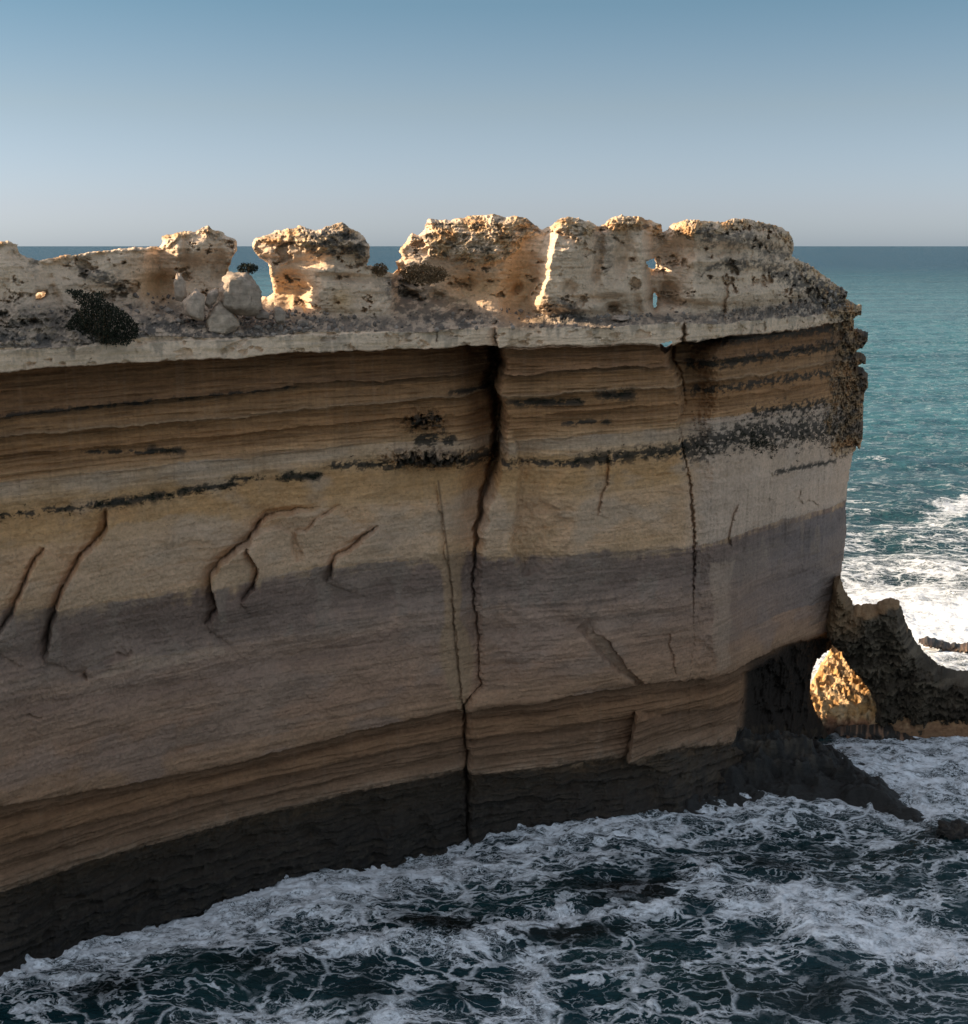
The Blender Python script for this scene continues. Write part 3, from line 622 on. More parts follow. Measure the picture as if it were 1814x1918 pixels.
def surf(x, y):
    """front-surface point seen at photo position (x, y)"""
    d = (SPX-x)**2+(SPY-y)**2; d[~mk] = 1e9
    k = int(np.argmin(d)); return V[k], k
SPX, SPY = proj(Vx, Vy, Zg)

# ------------------------------------------------------------------ sea
def make_sea():
    azf = np.radians(np.arange(-23, 23.01, 0.085)); azl = np.radians(np.concatenate([np.arange(-180, -60, 6), np.arange(-60, -23, 1.0)]))
    A = np.concatenate([azl, azf, -azl[::-1]])
    r1 = 52*np.exp(np.arange(0, math.log(200/52), 0.0017)); r2 = 200*np.exp(np.arange(0, math.log(900/200), 0.005)); r3 = 900*np.exp(np.arange(0, math.log(120000/900)+.02, 0.03))
    r0 = np.array([1, 10, 25, 40, 47])
    Rr = np.concatenate([r0, r1, r2, r3])
    r, a = np.meshgrid(Rr, A, indexing='ij')
    X = r*np.sin(a); Y = r*np.cos(a)
    x, y = proj(X, np.maximum(Y, 1.0), 0.0)
    back = (Y < 20)
    x = np.where(back, -500, x); y = np.where(back, 2600, y)
    n1 = fbm(X*0.12, Y*0.12, 201, 4); n2 = ridged(X*0.35+n1, Y*0.35, 205, 4, 0.55); n3 = fbm(X*0.03, Y*0.03, 209, 3); n4 = fbm(X*1.1, Y*1.1, 215, 3, 0.6)
    foam = np.zeros(X.shape); hgt = np.zeros(X.shape); darkm = np.zeros(X.shape)
    xw = x+25*n1+8*n4; yw = y+12*n1+5*n4
    def blob(cx, cy, rx, ry, k, th=0):
        ct, st = math.cos(R_(th)), math.sin(R_(th)); ex, ey = xw-cx, yw-cy
        return k*np.exp(-((ex*ct+ey*st)/rx)**2-((-ex*st+ey*ct)/ry)**2)
    nearz = (y > 1470)
    wl = interp(x, [(-900,2000),(0,1785),(200,1722),(500,1642),(700,1600),(900,1560),(1200,1540),(1450,1500),(1640,1470),(1760,1535),(1900,1550)])
    dl = yw-wl
    foam = np.maximum(foam, nearz*interp(x,[(0,.60),(700,.55),(900,.38),(1400,.40),(1814,.45)])*np.exp(-np.clip(dl,0,999)/90))
    foam += nearz*0.25
    for b in [(420,1700,330,45,.30,-12),(600,1680,190,55,.28,-5),(120,1790,170,28,.38,-14),(690,1760,70,40,.3,0),(900,1640,200,40,.12,0),(1150,1590,260,40,.10,0),
              (980,1860,55,80,.40,10),(880,1765,60,40,.2,0),(520,1880,100,40,.40,-10),(740,1900,150,28,.32,0),(1240,1890,80,40,.26,0),(1180,1815,90,30,.25,20),(1550,1700,230,50,.28,15),(1720,1760,130,50,.42,10),(130,1845,70,12,.4,-14),
              (800,1830,120,50,.10,0),(60,1900,150,20,.15,0),(1640,1610,120,50,.10,0)]:
        foam += blob(*b)
    for b in [(1180,1672,130,24,.5,0),(830,1745,100,28,.5,0),(1060,1750,140,20,.45,-5),(1450,1625,120,16,.3,8),(960,1600,110,26,.10,0),(200,1862,110,26,.42,-8),(500,1815,160,30,.32,0),(700,1860,60,50,.25,0),(1560,1870,240,40,.34,0),
              (1250,1625,160,26,.18,0),(1570,1590,150,22,.2,0),(1380,1870,80,50,.2,0),(1620,1760,70,18,.22,0),(790,1660,60,25,.12,0),(1780,1570,60,25,.5,0),(870,1850,60,30,.2,0)]:
        v = blob(*b); foam -= v; darkm = np.maximum(darkm, v*2.2)
    crest = [(540,1800),(650,1782),(800,1785),(930,1760),(1040,1728),(1120,1712),(1240,1690),(1340,1650)]
    m = nearz & (x > 450) & (x < 1900)
    d, sd, _ = seg_dist(xw[m], yw[m], crest); foam[m] += .5*np.exp(-(d/20)**2); hgt[m] += .55*np.exp(-((d)/26)**2)
    crest = [(1340,1700),(1450,1712),(1560,1770),(1680,1800),(1814,1810)]
    d, sd, _ = seg_dist(xw[m], yw[m], crest); foam[m] += .4*np.exp(-(d/22)**2); hgt[m] += .45*np.exp(-(d/28)**2)
    # right of the foot, in shade
    rf = sst(0, 1, (x-1545)/30)*(y > 1350)*(y < 1540); foam = np.maximum(foam, rf*(0.80-0.25*sst(1440,1540,y)+.1*n1))
    # behind the stack
    bz = (y <= 1350)
    fb = interp(y, [(455,0.0),(560,.02),(850,.02),(900,.07),(980,.16),(1030,.26),(1080,.40),(1115,.68),(1150,.95),(1180,1.02),(1215,1.0),(1235,.6),(1350,.55)])
    foam = np.where(bz, fb+.12*n1*sst(800,1000,y), foam)
    foam += bz*(blob(1800,945,60,16,.65,-25)+blob(1700,1150,120,50,.2,10))
    for yy_, hw, k in [(576,3,.16),(500,2,.08),(862,4,.16),(905,4,.10),(1040,10,.2),(1000,6,.15)]:
        foam += bz*k*np.exp(-((y-yy_-3*n3-0.012*(x-1700))/hw)**2)*sst(-.2,.5,perlin(x*.02,y*.002,231))
    foam = np.where(back, 0.3, np.clip(foam, 0, 1.15))
    # wave heights
    lod = np.clip(1-(r-150)/900, 0, 1)
    near = np.clip((230-r)/110, 0, 1)
    sw = 0.30*np.sin((X*0.25-Y*0.97)*2*np.pi/22+2.0*n3)+0.22*fbm(X*.06, Y*.1, 221, 3)*2
    hz_ = sw*np.clip(1-(r-600)/2500, 0, 1) + near*(0.13*(n2-0.9)+0.09*n4)*(0.5+foam) + 0.35*n1*lod
    hz_ += near*darkm*0.25 + hgt
    hz_ = np.where(r < 50, 0, hz_)
    nr, na = X.shape; I = np.arange(nr*na).reshape(nr, na)
    f = np.stack([I[:-1, :-1], I[:-1, 1:], I[1:, 1:], I[1:, :-1]], -1).reshape(-1, 4)[:, ::-1]
    # close the full circle
    f2 = np.stack([I[:-1, -1], I[:-1, 0], I[1:, 0], I[1:, -1]], -1)[:, ::-1]
    Vv = np.stack([X, Y, hz_], -1).reshape(-1, 3)
    shade = np.clip(sst(1300, 1420, y), 0, 1)
    return Vv, np.concatenate([f, f2]), dict(foam=foam.ravel(), reef=np.clip(darkm, 0, 1).ravel(), near=shade.ravel())
Vs, Fs, At = make_sea()
n = NT('sea_water'); p = n.pos()
fo = n.attr('foam').outputs['Fac']; reef = n.attr('reef').outputs['Fac']; nearA = n.attr('near').outputs['Fac']
wn = n.n('ShaderNodeTexNoise'); n.L(p, wn.inputs['Vector']); wn.inputs['Scale'].default_value = 0.35; wn.inputs['Detail'].default_value = 5
wv_ = n.n('ShaderNodeVectorMath', operation='SCALE'); n.L(wn.outputs['Color'], wv_.inputs[0]); wv_.inputs['Scale'].default_value = 2.6
pw = n.n('ShaderNodeVectorMath', operation='ADD'); n.L(p, pw.inputs[0]); n.L(wv_.outputs[0], pw.inputs[1]); pw = pw.outputs[0]
pw2 = n.mapping(pw, (0.75, 1.25, 1))
def lace(v, scale, det, ro, k, w):
    a = n.noise(v, scale, det, ro); a = n.math('ABSOLUTE', n.math('SUBTRACT', a, 0.5))
    return n.maprange(n.math('SUBTRACT', 1.0, n.math('MULTIPLY', a, k)), 1.0-w, 1.0-0.35*w)
cdv = n.n('ShaderNodeVectorMath', operation='LENGTH'); n.L(p, cdv.inputs[0])
big = n.noise(pw2, 0.13, 5, 0.6)
fe = n.math('ADD', n.math('SUBTRACT', n.math('MULTIPLY', fo, 1.0), n.maprange(nearA, 0.0, 1.0, 0.12, 0.30, False)), n.math('MULTIPLY', n.math('SUBTRACT', big, 0.5), n.maprange(cdv.outputs['Value'], 180, 500, 1.05, 0.45)))      # patchy density
k1 = n.maprange(fe, 0.0, 1.0, 34.0, 9.0, False); k2 = n.maprange(fe, 0.0, 1.0, 26.0, 6.0, False)
l1 = lace(pw2, 0.17, 6, 0.58, k1, 0.75); l2 = lace(pw2, 0.7, 4, 0.55, k1, 0.85); l3 = lace(n.mapping(pw, (0.8, 1.5, 1)), 1.9, 4, 0.6, k2, 0.9)
l4 = lace(n.mapping(pw, (0.7, 1.6, 1)), 4.5, 3, 0.6, k2, 0.95)
vo = n.n('ShaderNodeTexVoronoi', feature='DISTANCE_TO_EDGE'); n.L(pw2, vo.inputs['Vector']); vo.inputs['Scale'].default_value = 0.24
web = n.maprange(vo.outputs['Distance'], 0.0, n.maprange(fe, 0.1, 0.8, 0.04, 0.22, False), 1.0, 0.0)
inv = 1.0
fray = n.math('MULTIPLY', n.maprange(n.noise(pw, 3.0, 6, 0.7), 0.32, 0.54, 0.5, 1.0, False), n.maprange(n.noise(n.mapping(pw, (1, 1.8, 1)), 9.0, 4, 0.7), 0.3, 0.5, 0.55, 1.0, False))
def layer(acc, l, lo, hi, amt):
    a = n.math('MULTIPLY', n.math('MULTIPLY', l, n.maprange(fe, lo, hi)), amt)
    a = n.math('MULTIPLY', a, fray)
    return n.math('MULTIPLY', acc, n.math('SUBTRACT', 1.0, a))
thinw = n.math('MULTIPLY', nearA, n.maprange(n.noise(pw, 0.3, 3, 0.5), 0.40, 0.55, 0.0, 0.75))
fe0 = fe; fe = n.math('MAXIMUM', fe, n.math('MULTIPLY', n.math('SUBTRACT', 1.0, reef), n.math('MULTIPLY', thinw, 0.24)))
inv = layer(1.0, l1, -0.10, 0.20, 0.95); inv = layer(inv, web, -0.02, 0.20, 0.9); inv = layer(inv, l2, -0.05, 0.30, 0.95); fe = fe0; inv = layer(inv, l3, 0.08, 0.42, 0.95); inv = layer(inv, l4, 0.12, 0.55, 0.9)
solid = n.math('MULTIPLY', n.maprange(n.math('ADD', fe, n.math('MULTIPLY', n.math('SUBTRACT', n.noise(pw, 1.6, 6, 0.7), 0.5), 1.1)), 0.88, 1.22), 0.95)
inv = n.math('MULTIPLY', inv, n.math('SUBTRACT', 1.0, solid))
milk = n.maprange(fe, 0.45, 1.0, 0.0, 0.14)
fmask = n.math('SUBTRACT', 1.0, n.math('MULTIPLY', inv, n.math('SUBTRACT', 1.0, milk)))
cd = n.n('ShaderNodeVectorMath', operation='LENGTH'); n.L(p, cd.inputs[0]); dist_ = cd.outputs['Value']
deep = n.mix(n.maprange(dist_, 150, 420, 0, 1), (0.003, 0.021, 0.023), (0.046, 0.165, 0.195))
deep = n.mix(n.maprange(dist_, 350, 3500, 0, 1), deep, (0.006, 0.062, 0.118))
swn = n.noise(n.mapping(p, (0.3, 1, 1)), 0.02, 4, 0.6)
deep = n.mix(n.maprange(swn, 0.35, 0.65, 0, 0.5), deep, (0.008, 0.05, 0.07))
teal = n.maprange(n.noise(p, 0.07, 3, 0.5), 0.45, 0.7, 0.0, 0.8)
deep = n.mix(n.math('MULTIPLY', n.math('MULTIPLY', teal, nearA), 1.0), deep, (0.010, 0.042, 0.044))
deep = n.mix(reef, deep, (0.004, 0.007, 0.007))
n.L(n.mix(fmask, deep, (0.90, 0.95, 1.0)), n.b.inputs['Base Color'])
n.L(n.maprange(fmask, 0, 1, 0.16, 0.8, False), n.b.inputs['Roughness'])
n.b.inputs['IOR'].default_value = 1.33
n.L(n.math('MULTIPLY', n.maprange(fmask, 0, 1, 1.0, 0.2, False), n.maprange(dist_, 150, 1200, 0.36, 0.14, False)), n.b.inputs['Specular IOR Level'])
w1 = n.noise(n.mapping(p, (0.6, 1, 1)), 0.9, 5, 0.62); w2n = n.noise(n.mapping(p, (0.45, 1, 1)), 0.14, 5, 0.6); w3 = n.noise(n.mapping(p, (0.35, 1, 1)), 0.03, 3, 0.5)
hh = n.math('ADD', n.math('MULTIPLY', w1, 0.5), n.math('MULTIPLY', fmask, 0.14))
hh = n.math('ADD', hh, n.math('MULTIPLY', w2n, n.maprange(dist_, 100, 300, 0.5, 3.4, False)))
hh = n.math('ADD', hh, n.math('MULTIPLY', w3, n.maprange(dist_, 300, 1500, 0.5, 14.0, False)))
bn = n.n('ShaderNodeBump'); bn.inputs['Strength'].default_value = 0.9; bn.inputs['Distance'].default_value = 1.0
n.L(hh, bn.inputs['Height']); n.L(bn.outputs[0], n.b.inputs['Normal'])
df = n.n('ShaderNodeBsdfDiffuse'); n.L(n.mix(fmask, deep, (0.85, 0.88, 0.90)), df.inputs['Color']); n.L(bn.outputs[0], df.inputs['Normal'])
ms = n.n('ShaderNodeMixShader'); n.L(n.maprange(dist_, 200, 2200, 0.12, 0.68, False), ms.inputs[0]); n.L(n.b.outputs[0], ms.inputs[1]); n.L(df.outputs[0], ms.inputs[2]); n.L(ms.outputs[0], n.out.inputs[0])
M_sea = n.m
sea = mesh_obj('sea', Vs, Fs, M_sea, None, attrs=At); tag(sea, kind='structure')

# ------------------------------------------------------------------ inflated rock masses (stack, mounds)
def rock_mass(name, outline, Y, thick, mat, colfn, step=2.0, edge_w=30, tilt=(0, 0), rough=0.3, seed=0, parent=None, lean=0.0):
    """solid rock whose silhouette at plan distance Y follows outline; front and back bulge by thick metres"""
    P = np.array(outline, float); x0, y0 = P.min(0); x1, y1 = P.max(0)
    xs = np.arange(x0-step, x1+step*2, step); ys = np.arange(y0-step, y1+step*2, step)
    x, y = np.meshgrid(xs, ys)
    X, _, Z = at(x, y, Y)
    a = fbm(X*0.5+seed*7, Z*0.5, 301+seed, 4); b = fbm(X*2.2+seed, Z*2.6, 311+seed, 4, 0.6)
    xj = x+3*a+2*b; yj = y+3*a-2*b
    ins = inside(xj, yj, outline); d = np.where(ins, seg_dist(xj, yj, outline, True)[0], 0)
    t = np.clip(d/edge_w, 0, 1); bul = np.sqrt(1-(1-t)**2)
    off = thick*bul + (rough*(a*1.2+0.5*b+0.5*ridged(X*1.0, Z*1.3, 321+seed, 4, .6)))*np.clip(t*3, 0, 1)
    off += tilt[0]*(x-(x0+x1)/2)/100+tilt[1]*(y-(y0+y1)/2)/100 + lean*np.clip((6-Z)/6, 0, 1)**1.5
    rad = np.hypot(X, Y); ux, uy = X/rad, Y/rad
    front = np.stack([X-ux*off, Y-uy*off, Z], -1); bk = thick*0.9*bul
    back = np.stack([X+ux*bk, Y+uy*bk, Z], -1)
    nj, ni = x.shape; I = np.arange(nj*ni).reshape(nj, ni)
    c = ins[:-1, :-1] & ins[1:, :-1] & ins[:-1, 1:] & ins[1:, 1:]
    f1 = np.stack([I[:-1, :-1], I[1:, :-1], I[1:, 1:], I[:-1, 1:]], -1)[c]
    f2 = f1[:, ::-1]+nj*ni
    fs = [f1, f2]; cp = np.pad(c, 1); k = cp[1:-1, 1:-1]
    for m, p1, p2, fl in ((k & ~cp[2:, 1:-1], I[1:, :-1], I[1:, 1:], 1), (k & ~cp[:-2, 1:-1], I[:-1, :-1], I[:-1, 1:], 0), (k & ~cp[1:-1, 2:], I[:-1, 1:], I[1:, 1:], 0), (k & ~cp[1:-1, :-2], I[:-1, :-1], I[1:, :-1], 1)):
        e = np.stack([p1[m], p2[m], p2[m]+nj*ni, p1[m]+nj*ni], -1); fs.append(e[:, ::-1] if fl else e)
    f = np.concatenate(fs); VV = np.concatenate([front.reshape(-1, 3), back.reshape(-1, 3)])
    col = colfn(x, y, X, Z, a, b).reshape(-1, 3); col = np.concatenate([col, col])
    u, inv = np.unique(f.ravel(), return_inverse=True)
    return mesh_obj(name, VV[u], inv.reshape(f.shape), mat, parent, col=col[u])
def mixc(c1, c2, t): return np.array(c1)*(1-t[..., None])+np.array(c2)*t[..., None]
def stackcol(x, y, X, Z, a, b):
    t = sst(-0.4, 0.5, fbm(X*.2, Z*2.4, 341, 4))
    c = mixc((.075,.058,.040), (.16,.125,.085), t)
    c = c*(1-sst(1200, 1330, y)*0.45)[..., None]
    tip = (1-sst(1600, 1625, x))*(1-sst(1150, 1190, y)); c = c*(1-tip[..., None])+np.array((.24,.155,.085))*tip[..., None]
    top = (1-sst(4, 10, y-interp(x, [(1560,1085),(1600,1137),(1640,1136),(1665,1123),(1690,1126),(1700,1170)])))*(x > 1600); c = c*(1-top[..., None])+np.array((.34,.21,.11))*top[..., None]  # golden strip puts sunlight on the top edge into the colour
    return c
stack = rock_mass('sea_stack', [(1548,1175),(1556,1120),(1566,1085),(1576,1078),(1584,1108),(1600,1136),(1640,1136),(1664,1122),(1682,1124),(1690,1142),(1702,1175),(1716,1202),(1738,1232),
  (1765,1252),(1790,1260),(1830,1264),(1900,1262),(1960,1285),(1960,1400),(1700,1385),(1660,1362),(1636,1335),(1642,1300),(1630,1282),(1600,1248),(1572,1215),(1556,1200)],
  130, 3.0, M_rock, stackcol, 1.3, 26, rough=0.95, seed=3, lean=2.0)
tag(stack, 'dark wedge shaped rock stack joined to the cliff end by a natural arch', 'sea stack')
def terrain_rock(name, x0, x1, y0, y1, hfn, cfn, mat, step=0.12):
    xs = np.arange(x0, x1, step); ys = np.arange(y0, y1, step); X, Y = np.meshgrid(xs, ys)
    Z = hfn(X, Y); c = cfn(X, Y, Z); m = Z > -0.8
    nj, ni = X.shape; I = np.arange(nj*ni).reshape(nj, ni); k = m[:-1, :-1] | m[1:, :-1] | m[:-1, 1:] | m[1:, 1:]
    f = np.stack([I[:-1, :-1], I[:-1, 1:], I[1:, 1:], I[1:, :-1]], -1)[k]
    u, inv = np.unique(f.ravel(), return_inverse=True)
    return mesh_obj(name, np.stack([X, Y, Z], -1).reshape(-1, 3)[u], inv.reshape(f.shape), mat, None, col=c.reshape(-1, 3)[u])
def mound_h(X, Y):
    y_s = interp(X, [(28,126),(31,125.5),(36,124.8),(42,123.5),(52,122.5)])       # near shore
    t = np.clip((Y-y_s)/14, -0.5, 1.3); back = sst(138, 144, Y)+sst(39, 42, X)*sst(128, 131, Y)
    side = sst(30.9, 33.3, X-0.6*(Y-132)); hh = 6.2*np.sign(t)*np.abs(t)**0.9*side*(1-back)
    hh = np.where(X > 40, np.minimum(hh, 0.7+0.0*X), hh)
    r = 0.42*ridged(X*0.8, Y*0.8, 501, 6, 0.65)-0.3+0.22*fbm(X*2.6, Y*2.6, 511, 3, 0.6)
    return hh-1.0*(1-side)-1.5*back + r*np.clip(0.4+t*2, 0.1, 1) - 0.15
FOOT = [(10,103.6),(17,104.9),(23.9,108),(29.2,109),(32.3,107.3),(34.4,105.0),(35.2,105.6),(34.6,109),(33.8,113.2),(33.2,117.5),(32.4,120.5),(28,121),(20,121),(10,112)]
def foot_h(X, Y):
    a = fbm(X*0.35, Y*0.35, 551, 4); Xj = X+1.0*a; Yj = Y+0.9*fbm(X*0.5, Y*0.5, 556, 3)
    i = inside(Xj, Yj, FOOT); d = seg_dist(Xj, Yj, FOOT, True)[0]; d = np.where(i, d, -d)
    h = np.where(d > 0, 0.22*d+0.055*d*d, 0.5*d); h = np.minimum(h, 4+0.35*np.maximum(d, 0))
    r = 0.55*fbm(X*0.45, Y*0.5, 561, 6, 0.5)+0.14*ridged(X*1.3, Y*1.3, 571, 4, 0.5)-0.1
    st_ = 0.25*np.sin(h*5.0)                                   # worn bedding steps
    return h+(r+st_)*np.clip(0.35+d/3, 0, 1.3)-0.1
def footcol(X, Y, Z):
    a = fbm(X*0.7, Y*0.7, 581, 5, 0.65); c = mixc((.016,.015,.013), (.075,.060,.042), sst(-0.2, 0.7, a)*sst(0.3, 3.0, Z))
    return c
foot_o = terrain_rock('cliff_foot', 12, 39.5, 101, 124, foot_h, footcol, M_wet, 0.11); foot_o.parent = cliff
def goldcol(X, Y, Z):
    a = fbm(X*0.8, Y*0.8, 521, 4); t = sst(-0.5, 0.5, a)
    c = mixc((.64,.36,.14), (.72,.50,.28), t)
    low = 1-sst(0.25, 1.0, Z+0.5*a); c = c*(1-low[..., None]*0.85)+np.array((.26,.12,.075))*low[..., None]*0.85
    wet = 1-sst(0.05, 0.5, Z); c = c*(1-wet[..., None]*0.8)+np.array((.03,.026,.022))*wet[..., None]*0.8
    dk = sst(0.15, 0.6, fbm(X*2.2, Y*2.2, 531, 3)); c = c*(1-dk[..., None]*0.65); rt = sst(36.5, 40, X)[..., None]*0.8; return c*(1-rt)+np.array((.26,.15,.08))*rt
mound = terrain_rock('shore_rock', 26, 54, 119, 146, mound_h, goldcol, M_rock)
tag(mound, 'honey coloured sunlit rubble slope seen through the arch opening', 'rock')
back_rock = rock_mass('boulder', [(56,566),(60,545),(75,538),(92,544),(96,566)], 97, 1.5, M_boulder, lambda x,y,X,Z,a,b: mixc((.55,.42,.26), (.62,.5,.36), sst(-.4,.4,a)), 1.5, 20, seed=17)
tag(back_rock, 'sunlit golden rock glimpsed through the tiny window at the far left of the crest', 'boulder')
def reefcol(x, y, X, Z, a, b):
    t = sst(-0.2, 0.5, b); return mixc((.05,.04,.03), (.22,.13,.08), t)
rf = rock_mass('reef_rock', [(1718,1198),(1740,1196),(1770,1203),(1800,1208),(1850,1206),(1850,1222),(1800,1219),(1760,1212),(1730,1206)], 152, 1.6, M_wet, reefcol, 1.2, 8, rough=0.4, seed=12)
tag(rf, 'thin brown line of reef breaking the white foam right of the stack', 'reef')
def blackcol(x, y, X, Z, a, b): return mixc((.015,.014,.013), (.05,.045,.04), sst(-.2,.6,b))
rf = rock_mass('reef_rock', [(1560,1368),(1600,1362),(1660,1362),(1720,1375),(1790,1372),(1870,1378),(1870,1402),(1760,1398),(1680,1390),(1610,1380)], 124.5, 1.6, M_wet, lambda x,y,X,Z,a,b: mixc((.03,.025,.02), (.30,.17,.10), sst(.1,.5,b)*(1-sst(1375,1388,y))), 1.4, 10, rough=0.5, seed=14)
tag(rf, 'low black and brown rock shelf at the foot of the stack above pale foam', 'reef')

# ------------------------------------------------------------------ boulders on the ledge
import bmesh
def boulder(name, cx, cy, w, h, Y, seed, label, colr=(.42,.39,.35), pts=None, group='fallen boulders on the cliff ledge', depth=0.7, sharp=True):
    """angular block: the hull of a jittered ring of corners, subdivided and weathered"""
    X, _, Z = at(cx, cy, Y); sc_m = Y/F*1.0
    g = random.Random(seed); bm = bmesh.new()
    if pts is None: pts = [(math.cos(t)*w/2*g.uniform(.75,1), math.sin(t)*h/2*g.uniform(.75,1)) for t in [i*math.pi/4+g.uniform(-.25,.25) for i in range(8)]]
    else: pts = [(a-cx, cy-b) for a, b in pts]
    for k, s in ((-1, .66), (.1, 1.0), (1, .72)):
        for a, b in pts:
            bm.verts.new(((a*s+g.uniform(-.04,.04)*w)*sc_m, k*depth*w/2*sc_m*(1+g.uniform(-.1,.1)), (b*s+g.uniform(-.04,.04)*h)*sc_m))
    r = bmesh.ops.convex_hull(bm, input=bm.verts)
    bmesh.ops.delete(bm, geom=[v for v in bm.verts if not v.link_faces], context='VERTS')
    bmesh.ops.subdivide_edges(bm, edges=bm.edges, cuts=5, use_grid_fill=True)
    bmesh.ops.triangulate(bm, faces=bm.faces)
    bm.normal_update()
    vs = np.array([v.co for v in bm.verts]); ns = np.array([v.normal for v in bm.verts])
    d = .035*w*sc_m*fbm(vs[:,0]*1.6+seed, vs[:,2]*1.6+vs[:,1], 401, 3)+.03*w*sc_m*fbm(vs[:,0]*5+vs[:,1]*3, vs[:,2]*5, 405, 3)
    vs = vs+ns*d[:, None]
    f = np.array([[v.index for v in fc.verts] for fc in bm.faces]); bm.free()
    t = sst(-.4, .5, fbm(vs[:,0]*2+seed, vs[:,2]*3, 411, 3)); colr = (colr[0]*1.22, colr[1]*1.05, colr[2]*.92); col = mixc(colr, tuple(c*.72 for c in colr), t)
    o = mesh_obj(name, vs, f, M_boulder, None, smooth=False, col=col)
    o.location = (X, Y, Z); return tag(o, label, 'boulder', group)
b_ = [(450,548,95,90,[(408,560),(415,530),(430,512),(462,508),(488,535),(494,575),(478,592),(440,590),(420,580)],.6,'large rough boulder with a dark scrub tuft on top beside the gap',(.38,.35,.31)),
 (337,537,26,52,[(327,560),(326,530),(332,514),(340,512),(348,528),(350,560),(338,564)],.5,'slim upright pale slab leaning against the wall behind the boulders',(.46,.42,.37)),
 (364,573,44,56,[(343,575),(342,565),(355,558),(368,541),(378,548),(386,558),(380,602),(360,598),(346,590)],1.0,'pale angular split boulder just right of and below the upright slab',(.50,.46,.41)),
 (417,606,68,66,[(384,625),(388,595),(398,575),(412,562),(428,575),(446,598),(450,612),(430,630),(400,632)],1.0,'broad pale triangular boulder at the front of the ledge',(.48,.44,.38)),
 (490,588,30,20,[(476,594),(480,582),(492,578),(505,586),(503,598),(485,599)],.9,'low grey block between the large boulder and the small pale block',(.30,.28,.26)),
 (566,604,24,14,[(554,608),(558,600),(568,597),(578,602),(576,611),(560,612)],.9,'low pale stone right of the small block at the foot of the second pinnacle',(.40,.37,.33)),
 (1162,594,34,10,[(1145,598),(1150,592),(1165,589),(1178,593),(1180,599),(1160,601)],.9,'thin white stone lying on the ledge below the fourth pinnacle',(.50,.46,.42)),
 (524,591,26,34,[(513,600),(514,578),(524,573),(536,585),(534,604),(520,609)],.9,'small pale block half buried in grey rubble',(.46,.43,.39)),
 (395,560,34,36,[(382,570),(390,548),(405,538),(412,545),(405,565),(392,578)],.6,'flat dark-topped slab wedged behind the triangular boulder',(.36,.33,.3))]
for i, (x, y, w, h, pts, dd, lb, cl) in enumerate(b_):
    Yl = float(np.interp(x, *np.array(FACE_Y).T))+1.6+(1.2 if i in (1,) else 0)
    boulder('boulder', x, y, w, h, Yl, 20+i, lb, cl, pts, depth=dd)

def wet_rock(px_, py_, w, h, seed, label, up=0.3):
    X, Y = ground(px_, py_); s = Y/F
    bm = bmesh.new(); bmesh.ops.create_icosphere(bm, subdivisions=5, radius=1); vs = np.array([v.co for v in bm.verts]); f = np.array([[v.index for v in q_.verts] for q_ in bm.faces]); bm.free()
    d = 1+.28*fbm(vs[:,0]*1.3+seed, vs[:,1]*1.3+vs[:,2], 601, 4)+.16*ridged(vs[:,0]*2.5+seed, vs[:,2]*2.5+vs[:,1], 605, 4, .6)-.1
    vs = vs*d[:, None]*np.array([w*s/2, w*s*.42, h*s/2])
    c = mixc((.018,.016,.014), (.06,.05,.04), sst(-.2, .6, fbm(vs[:,0]*2, vs[:,2]*3+vs[:,1], 611, 3)))
    o = mesh_obj('wet_rock', vs, f, M_wet, None, col=c); o.location = (X, Y, up*h*s/2-.1); tag(o, label, 'rock')
for i, a in enumerate([(1795,1572,75,60,'black wet rock awash at the right edge of the picture')]):
    wet_rock(*a[:4], 70+i, a[4])

# ------------------------------------------------------------------ rubble and plants
def rubble():
    Vv, Ff, Cc = [], [], []
    ico = bmesh.new(); bmesh.ops.create_icosphere(ico, subdivisions=1, radius=1); iv = np.array([v.co for v in ico.verts]); iff = np.array([[v.index for v in f.verts] for f in ico.faces]); ico.free()
    g = np.random.default_rng(5); cnt = 0
    m = mk & (ledge > 0.25) & (SPX > 0) & (SPX < 1600)
    K = np.flatnonzero(m.ravel()); spx = SPX.ravel()[K]
    wgt = interp(spx, [(0,.05),(250,.1),(430,.5),(470,1.6),(600,1.8),(640,.4),(930,.2),(1000,.6),(1270,.6),(1300,.3),(1600,.3)]); wgt /= wgt.sum()
    for k in g.choice(K, 850, p=wgt):
        s = 0.05+0.20*g.random()**3
        v = iv*s*g.uniform(.6, 1.3, (1, 3)); v = v*g.uniform(.75, 1.15, (len(iv), 1))
        t = g.uniform(0, 6.28); ct, st = math.cos(t), math.sin(t); v = v@np.array([[ct,-st,0],[st,ct,0],[0,0,1]])
        Vv.append(v+V[k]+np.array([0,-.05,.04])); Ff.append(iff+cnt); cnt += len(iv)
        c = .14+.26*g.random()**1.5; Cc.append(np.tile([c*1.1, c*.94, c*.80], (len(iv), 1)))
    o = mesh_obj('rubble', np.concatenate(Vv), np.concatenate(Ff), M_boulder, None, smooth=False, col=np.concatenate(Cc)); tag(o, kind='stuff')
rubble()
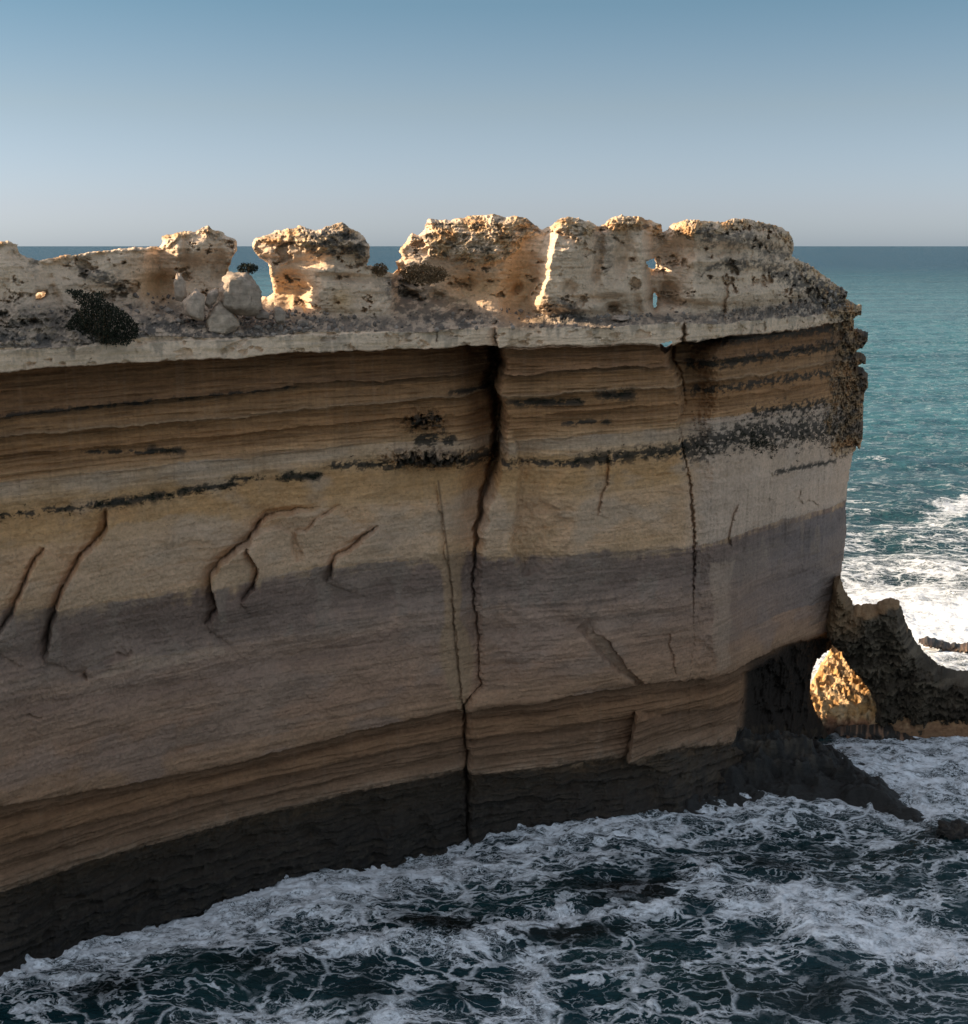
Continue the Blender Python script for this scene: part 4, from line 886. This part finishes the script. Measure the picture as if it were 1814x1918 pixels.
def tufts(centres, size, nbl, seed, spread=1.0):
    g = np.random.default_rng(seed); Vv, Ff = [], []; cnt = 0
    for c, s in centres:
        for _ in range(nbl):
            d = g.normal(size=3); d[2] = abs(d[2])*0.7+.1; d[1] -= .4; d /= np.linalg.norm(d)
            o = c+g.normal(size=3)*s*np.array([.7,.25,.35])*spread; L = s*g.uniform(.5, 1.2)
            sd = np.cross(d, g.normal(size=3)); sd /= np.linalg.norm(sd); w = s*.16
            Vv += [o-sd*w, o+sd*w, o+d*L+sd*w*.3, o+d*L-sd*w*.3]; Ff.append([cnt, cnt+1, cnt+2, cnt+3]); cnt += 4
    return np.array(Vv), np.array(Ff)
def wall_points(specs, seed):
    g = np.random.default_rng(seed); out = []
    for x0, y0, x1, y1, hw, nn, s in specs:
        t = g.random(nn); xs = x0+(x1-x0)*t; ys = y0+(y1-y0)*t+g.normal(size=nn)*hw
        for x, y in zip(xs, ys):
            j = int(np.clip(np.searchsorted(CC_px, x), 0, NI-1)); colj = SPY[:, j]; i = int(np.argmin(np.abs(colj-y)))
            if mk[i, j]: out.append((V[i*NI+j]-np.array([Dx[i, j], Dy[i, j], 0])*.03, s*g.uniform(.5, 1.3)))
    return out
CC_px = SPX[NJ//2]
pts_ = wall_points([(1290,845,1400,815,12,70,.16),(1380,815,1560,800,22,150,.20),(1400,830,1450,835,10,50,.25),(1290,790,1560,750,8,50,.12),(1070,862,1290,842,8,80,.15),(945,865,1080,866,5,30,.12),
  (740,866,935,862,9,55,.16),(765,792,825,782,8,14,.14),(620,876,740,868,7,30,.12),(520,895,600,890,4,45,.16),(430,905,500,892,5,20,.12),(180,946,330,928,4,70,.16),(330,925,440,908,5,50,.14),(0,968,180,946,6,30,.13),(1280,690,1560,650,6,60,.13),(280,848,345,842,2,20,.12),(960,753,1090,750,3,40,.12),(1125,737,1185,738,4,30,.13)], 3)
v, f = tufts(pts_, 1, 14, 8)
o = mesh_obj('cliff_scrub', v, f, M_plant, None, smooth=False); tag(o, kind='stuff')
def shrub(name, cx, cy, w, h, Y, seed, mat, label, shape=None, nb=2600, leaf=.10, depth=.5):
    X, _, Z = at(cx, cy, Y); s = Y/F; g = np.random.default_rng(seed); Vv, Ff = [], []; cnt = 0
    e = bpy.data.objects.new(name, None); C.objects.link(e); e.location = (X, Y, Z-h/2*s); tag(e, label, 'shrub')
    k = 0
    while k < nb:
        x, y = cx+g.uniform(-.5, .5)*w, cy+g.uniform(-.5, .5)*h
        if shape is not None and not inside(np.array([x]), np.array([y]), shape)[0]: continue
        if shape is None and ((x-cx)/(w/2))**2+((y-cy)/(h/2))**2 > g.uniform(.55, 1.1): continue
        k += 1
        q_ = max(0.05, 1-((x-cx)/(w/2))**2*.8)
        o = np.array([(x-cx)*s, g.uniform(-1, 1)*depth*w*s*.5*q_, (cy-y)*s+h/2*s])
        d = g.normal(size=3)+np.array([(x-cx)/w, -.3, .6]); d /= np.linalg.norm(d); sd = np.cross(d, g.normal(size=3)); sd /= np.linalg.norm(sd); L = leaf*g.uniform(.6, 1.5); ww = L*.35
        Vv += [o-sd*ww*.4, o+sd*ww*.4, o+d*L+sd*ww, o+d*L-sd*ww]; Ff.append([cnt, cnt+1, cnt+2, cnt+3]); cnt += 4
    mesh_obj('foliage', np.array(Vv), np.array(Ff), mat, e, smooth=False)
    # stems
    Vs_, Fs_ = [], []; cnt = 0
    for i in range(9):
        a = g.uniform(-.35, .35)*w*s; b = g.uniform(-.2, .2)*w*s*depth; t = .03
        for z_, xo in ((-.1, a*.3), (h*s*.7, a)):
            for dx_, dy_ in ((-t,-t),(t,-t),(t,t),(-t,t)): Vs_.append((xo+dx_, b+dy_, z_))
        for j in range(4): Fs_.append([cnt+j, cnt+(j+1)%4, cnt+4+(j+1)%4, cnt+4+j])
        cnt += 8
    mesh_obj('stem', np.array(Vs_), np.array(Fs_), M_dry, e, smooth=False)
    return e
YL = lambda x: float(np.interp(x, *np.array(FACE_Y).T))
shrub('shrub', 190, 600, 150, 110, YL(190)-.3, 31, M_plant, 'large black-green spreading shrub on the pale ledge at the left',
      [(124,612),(140,590),(158,578),(145,560),(128,546),(112,536),(130,536),(152,545),(170,552),(196,548),(192,560),(210,572),(240,590),(258,608),(256,630),(235,646),(190,644),(150,636)], 9000, .10, .3)
shrub('shrub', 464, 503, 40, 18, YL(464)+1.6, 32, M_plant, 'small dark tuft of scrub on top of the large boulder', None, 700, .10, .6)
shrub('shrub', 795, 514, 90, 36, YL(795)+4.4, 33, M_dry, 'dry tan bush between the second and third pinnacle', None, 2200, .14, .5)
shrub('shrub', 712, 505, 30, 22, YL(712)+4.0, 34, M_dry, 'small tan tuft on the saddle right of the second pinnacle', None, 500, .12, .6)
